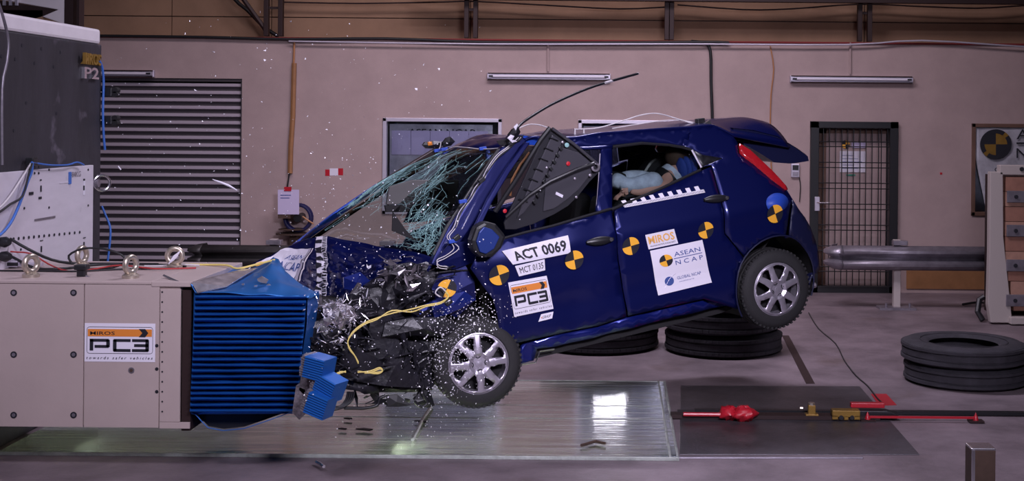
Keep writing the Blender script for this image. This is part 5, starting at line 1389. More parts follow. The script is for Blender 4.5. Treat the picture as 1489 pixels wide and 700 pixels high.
# solve the bonnet parameters for the ruler edges by search
cells = []
for i in range(55):
    for j in range(41):
        p = CO + CM3 @ hoodf(i / 54, j / 40); d = p - CC; zz = d.dot(FW); cells.append((PX + FP * d.dot(RT) / zz, PY - FP * d.dot(UP) / zz, i / 54, j / 40))
def near(px, py): c = sorted(cells, key=lambda c: (c[0] - px) ** 2 + (c[1] - py) ** 2)[:4]; w = [1 / (1 + (q_[0] - px) ** 2 + (q_[1] - py) ** 2) for q_ in c]; s_ = sum(w); return (sum(a * q_[2] for a, q_ in zip(w, c)) / s_, sum(a * q_[3] for a, q_ in zip(w, c)) / s_)
UA = [near(*p) for p in rA]; UB = [near(*p) for p in rB]
def rul(u, v, l):
    a = lerp_chain(UA, u); b = lerp_chain(UB, u); return hoodf(a[0] + (b[0] - a[0]) * v, a[1] + (b[1] - a[1]) * v, l + .006)
ruler('bonnet_ruler', rul, 9, None)

# --- door ruler and stickers on the near side
def quadprint(c, add=.0):
    """c: px corners bottom-left, bottom-right, top-right, top-left on the body side"""
    q_ = [xz([p])[0] for p in c]
    def fn(u, v, l):
        x = (q_[0][0] * (1 - u) + q_[1][0] * u) * (1 - v) + (q_[3][0] * (1 - u) + q_[2][0] * u) * v
        z = (q_[0][1] * (1 - u) + q_[1][1] * u) * (1 - v) + (q_[3][1] * (1 - u) + q_[2][1] * u) * v
        return Vector((x, S(x, z) + l + add, z))
    return Print(fn)
DD = .008     # clears the dented door skin
P = quadprint([(908, 302), (1025, 280), (1020, 270), (901, 293)], .003)
Pr = Print(lambda u, v, l: P.fn(u, 1 - v, l)); rb = MB()
base = MB().grid(lambda a, b: P.fn(a, b * .45, .002), 24, 1).build('door_ruler', M['white'], car)
for k in range(9):
    q = MB(); u0 = (k * 2 + .25) / 18; q.grid(lambda a, b: P.fn(u0 + a / 18 * .95, .45 + b * .6, .002), 2, 2); q.build('white_square', M['white'], base)
q = MB()
for k in range(54):
    a0 = (k + .3) / 54; a1 = (k + .6) / 54; q.add([P.fn(a0, .08, .004), P.fn(a1, .08, .004), P.fn(a1, .38, .004), P.fn(a0, .38, .004)], [(0, 1, 2, 3)])
tag(q.build('tick_marks', M['ink'], base), kind='stuff')
# markers
def mark(px, py, r_, rot, add=0., m=(None, None)):
    c = sp(px, py); rr_ = r_ / 205.
    P = Print(lambda u, v, l: (lambda x, z: Vector((x, S(x, z) + l + add, z)))(c.x - (u - .5) * 2 * rr_ * 1.06, c.z + (v - .5) * 2 * rr_))
    return target(P, car, rot)
mark(725, 400, 13, R(10), DD); mark(834, 378, 12.5, R(4), DD); mark(917, 358, 12, R(6)); mark(1026, 335, 11.5, R(8)); mark(1126, 311, 13, R(14), .008)
P = quadprint([(745, 385), (829, 368), (825, 342), (729, 365)], DD)
pl = P.rect('number_sticker', 0, 0, 1, 1, M['white'], car, .002, 8); P.text('lettering', 'ACT 0069', .09, .17, .94, .82, M['ink'], pl, .004, bold=.03)
P = quadprint([(754, 402), (792, 393), (791, 377), (748, 387)], DD)
pl = P.rect('test_sticker', 0, 0, 1, 1, M['white'], car, .002, 4); P.text('lettering', 'MCT 0135', .10, .22, .94, .78, M['ink'], pl, .004)
P = quadprint([(747, 461), (804, 449), (794, 401), (738, 411)], DD)
pe = MB().grid(lambda a, b: P.fn(a, b, .001), 4, 4).build('sticker', M['white'], car); pc3(P, pe)
P = quadprint([(782, 468), (802, 463), (804, 453), (786, 457)], DD)
pl = P.rect('small_sticker', 0, 0, 1, 1, M['white'], car, .002, 3); P.text('lettering', 'GRASP', .2, .3, .85, .7, M['ink'], pl, .004); P.poly('orange_arrow', [(.08, .5), (.18, .35), (.18, .65)], M['orange'], pl, .004)
P = quadprint([(943, 363), (986, 354), (980, 333), (938, 342)])
pl = P.rect('orange_lettered_sticker', 0, 0, 1, 1, M['white'], car, .002, 4); P.text('lettering', 'MIROS', .06, .32, .94, .85, M['orange_txt'], pl, .004, bold=.02); P.text('small_lettering', 'MALAYSIAN INSTITUTE OF ROAD SAFETY', .08, .12, .94, .22, M['ink'], pl, .004)
P = quadprint([(957, 430), (1035, 411), (1021, 349), (945, 365)])
pl = P.rect('large_white_sticker', 0, 0, 1, 1, M['white'], car, .002, 8)
P.text('lettering', 'ASEAN', .42, .76, .92, .86, M['inkblue'], pl, .004); P.rect('rule', .40, .71, .94, .725, M['inkblue'], pl, .004, 2); P.text('lettering', 'N C A P', .42, .57, .94, .67, M['inkblue'], pl, .004)
target(Print(lambda u, v, l: P.fn(.13 + .25 * u, .58 + .27 * v, l)), pl, R(8), name='quartered_logo')
P.text('lettering', 'GLOBAL NCAP', .40, .24, .85, .31, M['inkblue'], pl, .004); P.text('small_lettering', 'www.globalncap.org', .42, .17, .70, .20, M['inkblue'], pl, .004)
mb = MB(); n = 20; mb.add([P.fn(.25 + .085 * math.cos(2 * math.pi * k / n), .25 + .10 * math.sin(2 * math.pi * k / n), .004) for k in range(n)], [tuple(range(n))]); mb.build('globe_logo', M['inkblue'], pl)
mb = MB(); mb.tube([P.fn(.15 + .24 * i / 10, .13 + .25 * i / 10 + .05 * math.sin(i / 10 * 3.1), .005) for i in range(11)], .0016, 4); mb.build('globe_ring', M['alu'], pl)

# --- door mirror
mc = loc(709, 352, .90)
t = empty('door_mirror', mc); t.parent = car
q = MB(); q.prism([loc(x, y, .90) - mc for x, y in ((686, 350), (693, 330), (707, 322), (722, 326), (737, 344), (730, 362), (717, 374), (700, 376), (688, 366))], (0, -.10, 0)); q.build('mirror_shell', M['black'], t, bevel=.02)
q = MB(); q.prism([loc(x, y, .915) - mc for x, y in ((693, 352), (697, 338), (704, 330), (716, 334), (727, 345), (719, 362), (707, 370), (698, 367))], (0, -.03, 0)); q.build('blue_mirror_cover', mat('blue_mirror_cover', (.012, .035, .20), .4, .2), t, bevel=.006)
q = MB(); q.tube([Vector((0, -.06, -.02)), Vector((-.02, -.16, -.03))], .035, 8); q.build('mirror_arm', M['black'], t)

# --- loose door trim flung out of the window
def dY(x, y): return .72 + .16 * (360 - y) / 170
dcP = [(802, 187), (812, 192), (868, 236), (874, 243), (872, 250), (858, 264), (842, 284), (826, 300), (806, 312), (776, 326), (750, 334), (735, 334), (733, 325), (790, 200)]
dt = empty('loose_door_trim', loc(800, 260, .8)); dt.parent = car; od = Vector(dt.location)
def dl(x, y, add=0.): p = loc(x, y, dY(x, y) + add) - od; return p
trimm = mat('charcoal_trim_plastic', (.055, .053, .065), .40); trimd = mat('charcoal_trim_recess', (.022, .022, .028), .5)
q = MB(); q.prism([dl(x, y) for x, y in dcP], (0, -.02, 0)); q.build('trim_board', trimd, dt, bevel=.004)
q = MB(); q.prism([dl(x, y, .012) for x, y in ((816, 214), (842, 222), (866, 242), (856, 258), (842, 276), (826, 290), (806, 304), (790, 308), (794, 262), (800, 246))], (0, -.012, 0)); q.build('smooth_pad', trimm, dt, bevel=.006)
q = MB(); q.prism([dl(x, y, .016) for x, y in ((803, 196), (818, 207), (806, 232), (790, 262), (776, 292), (762, 310), (752, 318), (762, 290), (778, 250))], (0, -.016, 0)); q.build('curved_bolster', trimm, dt, bevel=.006)
for k in range(7):      # ribs
    f = k / 7; x0_, y0_ = 799 - 52 * f, 200 + 104 * f
    q = MB(); q.tube([dl(x0_, y0_, .02), dl(x0_ + 13, y0_ + 5, .024)], .0035, 4); q.build('rib', M['black'], dt)
for k in range(9):
    f = k / 8; x0_, y0_ = 815 - 38 * f, 216 + 78 * f
    q = MB(); q.box(dl(x0_, y0_, .016), (.018, .02, .03), Matrix.Rotation(.6, 3, 'Y')); q.build('clip_tab', M['black'], dt, bevel=.003)
def dtube(nm, pts, r_, m): q = MB(); q.tube([dl(x, y, a) for x, y, a in pts], r_, 8); return q.build(nm, m, dt, smooth=True)
dtube('edge_tube', [(800, 186, .02), (786, 204, .03), (755, 255, .03), (720, 308, .02)], .016, M['black'])
dtube('diagonal_bar', [(864, 238, .05), (840, 246, .06), (800, 264, .06), (770, 284, .05), (736, 316, .03)], .012, M['black'])
dtube('top_edge', [(803, 187, .02), (835, 210, .02), (868, 238, .02)], .010, trimm)
q = MB(); q.lathe([(.024, -.01), (.030, .012), (.018, .014), (.016, 0)], (0, 1, 0), dl(865, 243, .02), 14); q.build('corner_eyelet', M['galv'], dt, smooth=True)
for (x, y, r_, m_) in ((824, 211, .015, 'crack'), (826, 238, .014, 'redplastic'), (734, 307, .013, 'redplastic'), (858, 255, .010, 'galv'), (836, 260, .009, 'galv'), (838, 287, .009, 'galv'), (818, 207, .008, 'galv'), (795, 244, .008, 'galv')):
    q = MB(); q.lathe([(0, .006), (r_, .004), (r_, 0)], (0, 1, 0), dl(x, y, .016), 12); q.build('stud', M[m_], dt)
q = MB(); q.prism([dl(x, y, .018) for x, y in ((809, 279), (819, 284), (818, 288), (808, 283))], (0, -.006, 0)); q.build('white_label', M['white'], dt)

# --- interior: seats, wheel, dash
def seat(x, y, w, nm='front_seat', h=.62):
    t = empty(nm, (x, y, -.02)); t.parent = car
    q = MB(); q.box((.02, 0, .18), (.48, w, .16), Matrix.Rotation(-.12, 3, 'Y')); q.build('cushion', M['seat'], t, bevel=.05)
    q = MB(); q.box((-.26, 0, .50), (.14, w, h), Matrix.Rotation(-.28, 3, 'Y')); q.build('backrest', M['seat'], t, bevel=.05)
    q = MB(); q.box((-.37, 0, .50 + h * .62), (.10, .26, .17), Matrix.Rotation(-.2, 3, 'Y')); q.build('head_restraint', M['seat'], t, bevel=.04)
seat(1.32, .34, .48); seat(1.32, -.36, .48); seat(.42, 0, 1.2, 'rear_bench', .55)
q = MB(); q.grid(lambda u, v: Vector((1.85 + .28 * math.sin(u * 1.5), -.62 + 1.24 * v, .30 + .32 * math.cos((1 - u) * 1.2) - .03 * math.sin(v * 6))), 8, 12); q.build('dashboard', M['dash'], car, smooth=True, solid=.01, ang=60)
q = MB(); q.box((1.86, .33, .56), (.02, .30, .14)); q.build('dash_label_box', M['beige'], car, bevel=.006)
t = empty('steering_wheel', (1.62, -.34, .52)); t.parent = car; t.rotation_euler = (0, R(-60), 0)
q = MB(); q.lathe([(.175 + .014 * math.cos(a), .014 * math.sin(a)) for a in [i * math.pi / 4 for i in range(8)]], (0, 0, 1), (0, 0, 0), 28, close=True); q.build('wheel_rim', M['black'], t, smooth=True)
q = MB(); q.box((0, 0, 0), (.12, .12, .04)).box((0, .1, 0), (.03, .12, .02)).box((0, -.1, 0), (.03, .12, .02)); q.build('wheel_boss', M['black'], t, bevel=.01)
# made-up board standing in for the PC3 reflection in the windscreen
dc = loc(595, 296, .05)
t = empty('pc3_reflection', dc); t.parent = car
dbx = [(562, 262), (672, 248), (664, 300), (640, 322), (560, 314)]
q = MB(); q.prism([loc(x, y, .0) - dc for x, y in ((566, 272), (600, 262), (668, 262), (662, 296), (562, 298))], (0, -.03, 0)); q.build('case', mat('grey_board', (.085, .08, .08), .6), t, bevel=.006)
q = MB(); q.prism([loc(x, y, .02) - dc for x, y in ((560, 299), (660, 297), (655, 308), (562, 309))], (0, -.03, 0)); q.build('reflection_dark_stripe', M['blackmatt'], t)
P = Print(lambda u, v, l: loc(618 + 34 * u, 289 - 13 * v, .012) - dc); P.text('lettering', 'PC3', 0, 0, 1, 1, M['ink'], t, 0, bold=.02)
# cloth and orange parts of the adult dummy glimpsed in the front window
q = MB()
for i in range(1): q.grid(lambda u, v: (loc(752 + 34 * u, 318 - 22 * v, .58) + Vector((0, .05 * noise.noise(Vector((u * 5, v * 5, 0))), 0))), 8, 8)
q.build('orange_airbag_cover', M['orangecloth'], car, smooth=True, solid=.01)
q = MB(); q.grid(lambda u, v: (loc(735 + 30 * u + 14 * v, 262 - 34 * v - 16 * u, .40) + Vector((0, .04 * noise.noise(Vector((u * 6, v * 6, 9))), 0))), 8, 8); q.build('torn_headliner', mat('grey_headliner', (.035, .028, .03), .9), car, smooth=True, solid=.01)
q = MB(); q.tube([loc(x, y, .55) for x, y in ((770, 222), (756, 240), (744, 262), (742, 285))], .008, 6); q.build('orange_wire', M['wire_o'], car, smooth=True)
q = MB(); q.prism([loc(x, y, .46) for x, y in ((758, 196), (776, 200), (786, 206), (784, 212), (768, 211), (760, 204))], (0, -.05, 0)); q.build('exposed_roof_end', mat('lit_blue_paint_2', (.02, .09, .6), .25, .4, coat=.8), car, bevel=.006)  # roof end in a brighter copy of the car paint, as lit

# --- crushed nose
core = [(449, 450, 7), (462, 449, 7), (500, 436, 7), (540, 408, 7), (575, 386, 7), (632, 384, 7), (680, 392, 7), (700, 418, 7), (716, 440, 7), (722, 470, 7), (706, 480, 7), (668, 482, 7), (648, 505, 7), (640, 540, 7), (628, 568, 7), (600, 571, 7), (545, 571, 7), (500, 566, 7), (474, 560, 7), (455, 520, 7)]
cp = [(x, y) for x, y, _ in core]
def nose_y(px, py):
    n_ = noise.noise(Vector((px * .02, py * .025, 0))); m_ = noise.noise(Vector((px * .06, py * .07, 4)))
    base = .56 - .0 * px
    if px > 640: base = .60 - (px - 640) * .0045          # hollow of the arch above the wheel
    return base + .10 * n_ + .05 * m_
pts2 = []; ed = []; n0 = len(cp)
for i in range(n0):
    a = Vector(cp[i]); b = Vector(cp[(i + 1) % n0]); k = max(1, int((b - a).length / 7))
    for j in range(k): pts2.append(a + (b - a) * j / k)
ne = len(pts2); ed = [(i, (i + 1) % ne) for i in range(ne)]
yy_ = 388
while yy_ < 572:
    xx_ = 452 + (yy_ % 2) * 3
    while xx_ < 722:
        if inpoly(xx_, yy_, cp) : pts2.append(Vector((xx_ + rnd.uniform(-2, 2), yy_ + rnd.uniform(-2, 2))))
        xx_ += 8
    yy_ += 8
vo, eo, fo, _, _, _ = delaunay_2d_cdt(pts2, ed, [], 0, 1e-4)
fo = [f for f in fo if inpoly(sum(vo[i].x for i in f) / 3, sum(vo[i].y for i in f) / 3, cp)]
q = MB(); q.add([loc(v.x, v.y, nose_y(v.x, v.y)) for v in vo], [tuple(f) for f in fo])
crm = mat('crushed_dark_plastic', (.018, .017, .024), .38, .1, var=.5, vscale=9, bump=.3, bscale=18)
q.build('crushed_nose_liner', crm, car, smooth=True, solid=.04, ang=22)
q = MB(); q.prism([loc(x, y, .38) for x, y in ((452, 455), (560, 420), (690, 400), (716, 450), (650, 520), (630, 560), (480, 555))], (0, -.75, 0)); q.build('engine_block', M['blackmatt'], car, bevel=.03)
# named lumps in the wreck
def lump(nm, pts, Y, th, m, jag=.03, parent=car, bevel=.003):
    P = [loc(x, y, Y + rnd.uniform(-jag, jag)) for x, y in pts]
    c = sum(P, Vector()) / len(P); q = MB(); n = len(P)
    vs = [p for p in P] + [c + Vector((0, th * .8, 0))] + [p + Vector((0, -th, 0)) for p in P]
    q.add(vs, [(i, (i + 1) % n, n) for i in range(n)] + [(i, n + 1 + i, n + 1 + (i + 1) % n, (i + 1) % n) for i in range(n)])
    return q.build(nm, m, parent)
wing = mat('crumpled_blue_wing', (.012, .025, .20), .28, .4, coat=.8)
lump('wing_fragment', [(676, 385), (640, 397), (628, 420), (640, 452), (664, 462), (692, 436), (690, 410)], .68, .02, PAINT, .02)
lump('wing_fragment', [(626, 440), (650, 430), (676, 424), (692, 436), (672, 448), (650, 458), (632, 462)], .72, .03, wing, .02)
lump('wing_fragment', [(598, 452), (626, 440), (632, 462), (618, 470), (600, 468)], .68, .02, wing, .03)
lump('wing_fragment', [(630, 385), (655, 352), (690, 352), (704, 372), (688, 382), (660, 392)], .70, .008, PAINT, .0)
lump('wing_fragment', [(500, 404), (524, 396), (540, 410), (520, 424), (500, 420)], .50, .02, wing, .04)
mark_c = loc(650, 420, .80)
q = MB(); vs = [mark_c] + [mark_c + Vector((-.062 * math.cos(2 * math.pi * k / 24) * 1.0, .0, .055 * math.sin(2 * math.pi * k / 24))) for k in range(24)]
for k in range(24): q.add([vs[0], vs[1 + k], vs[1 + (k + 1) % 24]], [(0, 1, 2)], (k + 26) // 6 % 2)
q.build('target_marker', [M['ink'], M['yellow']], car)
lump('bumper_beam', [(560, 470), (600, 462), (650, 462), (668, 478), (650, 490), (600, 488), (556, 490)], .72, .05, crm, .02)
lump('under_tray', [(500, 500), (560, 492), (620, 500), (636, 540), (628, 566), (560, 562), (500, 552)], .66, .05, crm, .05)
lump('washer_bottle', [(540, 462), (580, 455), (600, 470), (590, 500), (550, 505), (535, 485)], .66, .05, crm, .03)
lump('headlamp_bowl', [(468, 446), (490, 440), (512, 446), (520, 462), (500, 474), (478, 470)], .70, .04, M['silver'], .03)
lump('radiator_piece', [(452, 470), (478, 462), (496, 480), (490, 512), (468, 520), (452, 505)], .68, .04, crm, .03)
lump('inner_panel', [(560, 388), (600, 382), (630, 392), (620, 410), (586, 420), (560, 408)], .56, .03, crm, .04)
q = MB()
rj = random.Random(21)
def shardset(nm, zone, n, s0, s1, m, Y0, Y1, kind='stuff', lab=None):
    q = MB()
    for k in range(n):
        x_, y_ = rj.choice(zone); x_ += rj.gauss(0, 9); y_ += rj.gauss(0, 7); Y = rj.uniform(Y0, Y1); c = loc(x_, y_, Y); s_ = rj.uniform(s0, s1)
        ax = Vector((rj.gauss(0, 1), rj.gauss(0, 1), rj.gauss(0, 1))).normalized(); rot = Matrix.Rotation(rj.uniform(0, 6.28), 3, ax)
        L_ = rj.uniform(.5, 2.2); w_ = rj.uniform(.4, 1)
        P = [rot @ Vector(v) * s_ + c for v in ((-L_, 0, 0), (0, w_ * .6, .12), (L_, .1, 0), (.2, -w_ * .6, -.05))]
        q.add(P + [p + rot @ Vector((0, 0, s_ * .15)) for p in P], [(0, 1, 2), (0, 2, 3), (4, 6, 5), (4, 7, 6), (0, 4, 5, 1), (1, 5, 6, 2), (2, 6, 7, 3), (3, 7, 4, 0)])
    o = q.build(nm, m, car); o['kind'] = 'stuff'
    if lab: o['label'] = lab
    return o
z1 = [(470, 455), (480, 470), (490, 460), (500, 480), (505, 450), (486, 445), (515, 465), (472, 490), (498, 500), (520, 440)]
shardset('torn_bright_metal', z1, 170, .006, .022, M['silver'], .68, .82, lab='torn silver metal and foil fragments')
shardset('torn_bright_metal', [(570, 392), (590, 388), (605, 402), (580, 408), (615, 395), (560, 400)], 46, .012, .035, mat('torn_dull_metal', (.26, .23, .26), .35, .7, var=.4), .62, .72)
shardset('broken_lamp_glass', z1 + [(530, 420), (540, 400), (530, 485), (545, 500)], 60, .006, .018, M['shard'], .74, .88, lab='bright broken lamp glass')
shardset('torn_black_plastic', [(480, 520), (500, 540), (530, 500), (560, 530), (590, 480), (600, 520), (540, 460), (610, 440), (580, 440), (660, 400), (470, 500), (620, 540)], 110, .02, .06, crm, .64, .76)
shardset('torn_black_plastic', [(540, 572), (520, 576), (560, 576), (600, 578)], 16, .02, .05, M['black'], .5, .66)
# distinct bright pieces
for pts in ([(509, 428), (521, 411), (526, 414), (520, 425)], [(524, 416), (532, 420), (528, 424), (523, 422)], [(486, 456), (494, 452), (499, 462), (492, 470), (487, 466)], [(470, 466), (480, 462), (483, 470), (474, 476)], [(480, 446), (487, 441), (491, 447), (484, 452)], [(553, 414), (560, 409), (556, 420)], [(492, 474), (500, 470), (503, 477), (496, 480)], [(565, 398), (576, 393), (590, 391), (580, 401)], [(596, 414), (612, 412), (600, 424), (590, 424)]):
    lump('bent_metal_piece', pts, .86, .01, M['chrome'], .02)
# black straps and coil under the nose
def ctube(nm, pts, r_, m, Y=.6, parent=car):
    P = [loc(x, y, (p_[0] if (p_ := tuple(rest)) else Y)) for x, y, *rest in pts]
    out = []
    for i in range(len(P) - 1):
        p0 = P[max(i - 1, 0)]; p1 = P[i]; p2 = P[i + 1]; p3 = P[min(i + 2, len(P) - 1)]
        for k in range(4):
            t_ = k / 4; out.append(.5 * ((2 * p1) + (p2 - p0) * t_ + (2 * p0 - 5 * p1 + 4 * p2 - p3) * t_ * t_ + (3 * p1 - p0 - 3 * p2 + p3) * t_ ** 3))
    out.append(P[-1]); q = MB(); q.tube(out, r_, 6); return q.build(nm, m, parent, smooth=True, ang=80)
for k in range(4): ctube('bent_brake_line', [(515 - k * 3, 570), (512 - k * 3, 582), (500 - k * 2, 592), (484, 597 - k * 2)], .007, M['black'], .7)
ctube('hanging_strap', [(500, 594), (515, 594), (530, 594), (548, 590), (552, 580), (560, 576)], .010, M['black'], .66)
lump('hanging_shield', [(562, 576), (578, 574), (598, 590), (580, 592), (564, 592)], .66, .01, M['black'], .01)
lump('hanging_bracket', [(612, 568), (624, 562), (632, 590), (622, 594), (606, 586), (602, 582)], .66, .03, M['black'], .02)
ctube('hanging_strap', [(616, 560), (614, 572), (622, 586), (612, 592), (603, 584)], .010, M['black'], .68)
# wiring
for off in (0, 2):
    ctube('yellow_wire', [(648, 424 + off, .86), (652, 432, .86), (640, 440 + off, .88), (620, 444 + off, .88), (598, 450 + off * 2, .9), (570, 456 - off * 2, .9), (548, 463 + off, .9), (530, 470 + off, .9), (514, 482 + off, .9), (506, 496, .9), (508, 506 + off, .9), (516, 518, .9), (521, 527 + off, .9)], .0045, M['wire_y'])
    ctube('yellow_wire', [(482, 546 + off, .82), (495, 543 - off, .82), (503, 540 + off, .82)], .0045, M['wire_y'])
    ctube('yellow_wire', [(520, 542 - off, .82), (538, 540 + off, .82), (552, 535 + off, .82), (556, 540, .82), (548, 544 - off, .82), (530, 541 + off, .82)], .0045, M['wire_y'])
ctube('white_wire', [(648, 424, .84), (640, 418, .84), (633, 426, .84), (640, 432, .84)], .005, M['wire_w'])
for off in (0, 3.5):
    ctube('white_wire', [(754 + off, 200, .56), (738 + off, 214, .57), (722 + off, 226, .58), (708 + off * .8, 246, .60), (700 + off, 262, .62), (690 + off, 274, .63), (682 + off, 290, .64), (668 + off, 308, .66), (660 + off, 330, .68), (650 + off, 344, .70), (655 + off, 352, .72), (660 + off * 2, 362, .74), (648, 372 + off, .76), (636, 378 + off, .78), (638, 386 + off, .78), (650, 388 + off, .78)], .003, M['wire_w'])
ctube('black_wire', [(756, 200, .57), (741, 216, .58), (724, 230, .59), (709, 250, .61), (692, 276, .64), (670, 310, .67), (662, 332, .69)], .004, M['wire_k'])
ctube('white_wire', [(738, 208, .52), (730, 214, .50), (722, 216, .4), (700, 217, .2), (680, 215, 0), (660, 214, -.25), (648, 219, -.4), (636, 221, -.48), (640, 214, -.48), (641, 206, -.48)], .0035, M['wire_w'])
for (x_, y_, Y) in ((702, 216, .2), (646, 217, -.42), (636, 219, -.49), (673, 293, .67), (658, 351, .72)):
    q = MB(); q.box(loc(x_, y_, Y + .02), (.05, .02, .022)); q.build('blue_tape_tab', M['brightblue'], car, bevel=.003)
for (x_, y_, Y) in ((700, 262, .66), (664, 346, .74), (744, 207, .60), (560 + 92, 440, .9)):
    q = MB(); q.box(loc(x_, y_, Y), (.045, .03, .03), Matrix.Rotation(.5, 3, 'Y')); q.build('black_tape', M['black'], car, bevel=.005)
lump('black_roof_tape', [(722, 205), (744, 200), (762, 196), (758, 204), (742, 211), (726, 211)], .54, .005, M['blackmatt'], .0)
for pts in ([(747, 185), (752, 180), (754, 182), (750, 190)], [(738, 201), (743, 196), (748, 198), (743, 206)], [(742, 204), (749, 204), (752, 206), (745, 208)]):
    lump('white_connector', pts, .62, .01, M['white'], 0)
lump('cable_knot', [(740, 196), (746, 188), (753, 184), (757, 192), (752, 200), (744, 203)], .60, .03, M['black'], .01)
# far front corner of the roof: small camera
lump('roof_camera', [(615, 211), (618, 207), (630, 205), (644, 206), (646, 211), (636, 216), (620, 216)], -.50, .03, M['black'], .0)
lump('orange_lens', [(622, 207), (628, 206), (629, 211), (623, 212)], -.48, .01, M['orange'], 0)
lump('roof_clamp', [(644, 208), (649, 201), (655, 199), (662, 206), (656, 212), (646, 214)], -.46, .03, M['black'], 0)
# antenna and wires over the roof
ctube('aerial', [(752, 188, .52), (758, 180, .45), (775, 168, .4), (800, 153, .3), (830, 139, .2), (860, 127, .1), (895, 116, 0), (928, 107, -.1)], [.011] * 1 and .009, M['black'])
ctube('aerial_tip', [(880, 120.5, .06), (905, 113.5, -.05), (928, 107, -.1)], .0095, M['wire_w'])
ctube('roof_wire', [(756, 186, .52), (770, 181, .45), (785, 182, .42), (800, 187, .4)], .004, M['wire_w'])
ctube('roof_wire', [(836, 188, .3), (870, 186, .3), (905, 176, .3), (930, 168, .3), (950, 165, .3), (965, 167, .3), (985, 173, .3), (1008, 180, .35)], .0045, M['wire_w'])
ctube('roof_wire', [(890, 187, .3), (920, 182, .3), (960, 176, .3), (990, 175, .3), (1016, 180, .35)], .004, M['wire_w'])
for x_, y0_, y1_ in ((836, 187, 197), (849, 187, 196)): ctube('roof_stub', [(x_, y0_, .35), (x_, y1_, .35)], .006, M['wire_w'])
q = MB(); q.box(loc(1018, 178, .40), (.06, .05, .055)); g_ = q.build('roof_gadget', M['black'], car, bevel=.006)
q = MB(); q.box(loc(1028, 180, .44), (.05, .03, .03), Matrix.Rotation(.4, 3, 'Y')).box(loc(1034, 183, .44), (.05, .02, .012)); q.build('gadget_clip', M['chrome'], g_)

# ------------------------------------------------------------------ child dummy lying in the rear seat
def skin(nm, pts, edges, radii, m, parent, sub=2):
    me = bpy.data.meshes.new(nm); me.from_pydata([tuple(p) for p in pts], edges, []); o = bpy.data.objects.new(nm, me); col.objects.link(o); o.parent = parent; me.materials.append(m)
    md = o.modifiers.new('skin', 'SKIN'); md.use_smooth_shade = True
    for i, sv in enumerate(me.skin_vertices[0].data):
        r_ = radii[i]; sv.radius = (r_, r_); sv.use_root = (i == 0)
    s_ = o.modifiers.new('sub', 'SUBSURF'); s_.levels = sub; s_.render_levels = sub
    return o
dm = empty('crash_test_dummy', CO + CM3 @ loc(950, 270, .45), 'child crash test dummy in pale trousers reclined in rear seat', 'dummy')
dm.rotation_euler = CM3.to_euler(); dO = loc(950, 270, .45)
def D_(x, y, Y): return loc(x, y, Y) - dO
# torso, neck, head, arms as one body
bp_ = [D_(958, 274, .45), D_(970, 262, .45), D_(980, 252, .45), D_(985, 246, .45), D_(993, 243, .45), D_(1001, 241, .45),
       D_(966, 270, .58), D_(950, 274, .60), D_(928, 280, .60), D_(916, 278, .60), D_(966, 258, .32), D_(950, 262, .29), D_(926, 270, .30), D_(914, 272, .30)]
skin('body', bp_, [(0, 1), (1, 2), (2, 3), (3, 4), (4, 5), (1, 6), (6, 7), (7, 8), (8, 9), (1, 10), (10, 11), (11, 12), (12, 13)], [.085, .095, .075, .038, .075, .07, .038, .034, .028, .022, .038, .034, .028, .022], M['skin'], dm)
# shirt and strap
q = MB()
def shell(p0, p1, r0, r1, nm, m, n=16, k=6):
    q = MB(); q.tube([p0 + (p1 - p0) * i / k for i in range(k + 1)], [r0 + (r1 - r0) * i / k for i in range(k + 1)], n); return q.build(nm, m, dm, smooth=True)
shell(D_(954, 277, .45), D_(980, 252, .45), .100, .088, 'white_shirt', M['jeans'])
shell(D_(964, 268, .45), D_(973, 259, .45), .108, .106, 'black_harness', M['black'])
# legs in pale cloth: thighs up to raised knees, shins down
lg = [D_(957, 276, .45), D_(952, 274, .53), D_(950, 262, .56), D_(934, 267, .57), D_(918, 271, .57), D_(905, 268, .56), D_(896, 258, .55), D_(892, 275, .56), D_(950, 270, .36), D_(938, 260, .33), D_(915, 258, .33), D_(900, 262, .33), D_(893, 280, .34)]
skin('trousers', lg, [(0, 1), (1, 2), (2, 3), (3, 4), (4, 5), (5, 6), (6, 7), (0, 8), (8, 9), (9, 10), (10, 11), (11, 12)], [.075, .075, .085, .062, .058, .055, .062, .05, .075, .065, .06, .055, .045], M['jeans'], dm)
# hand with fingers resting below the knees
hp = D_(910, 279, .62); pts_ = [hp, hp + Vector((.03, 0, -.01))]; ed_ = [(0, 1)]; rd_ = [.022, .020]
for k in range(4):
    b = hp + Vector((.05, -.02 + k * .014, -.015)); pts_ += [b, b + Vector((.022 + .004 * (k in (1, 2)), 0, -.012)), b + Vector((.034, 0, -.03))]; i = 2 + 3 * k; ed_ += [(1, i), (i, i + 1), (i + 1, i + 2)]; rd_ += [.0075, .007, .006]
pts_ += [hp + Vector((.02, .024, .008)), hp + Vector((.045, .032, .004))]; ed_ += [(0, 14), (14, 15)]; rd_ += [.008, .007]
skin('hand', pts_, ed_, rd_, M['skin'], dm, 1)
q = MB(); hc_ = D_(984, 228, .42)
q.grid(lambda u, v: hc_ + Vector((.085 * math.sin(math.pi * v) * math.cos(2 * math.pi * u), .08 * math.sin(math.pi * v) * math.sin(2 * math.pi * u), .085 * math.cos(math.pi * v))) * (1 + .06 * noise.noise(Vector((u * 20, v * 20, 0)))), 24, 14); q.build('hair', M['hair'], dm, smooth=True)
cs = empty('child_seat', CO + CM3 @ loc(1000, 250, .45), 'black child seat with striped blue head pads in the rear window', 'child seat')
cs.rotation_euler = CM3.to_euler(); dO2 = loc(1000, 250, .45)
def E_(x, y, Y): return loc(x, y, Y) - dO2
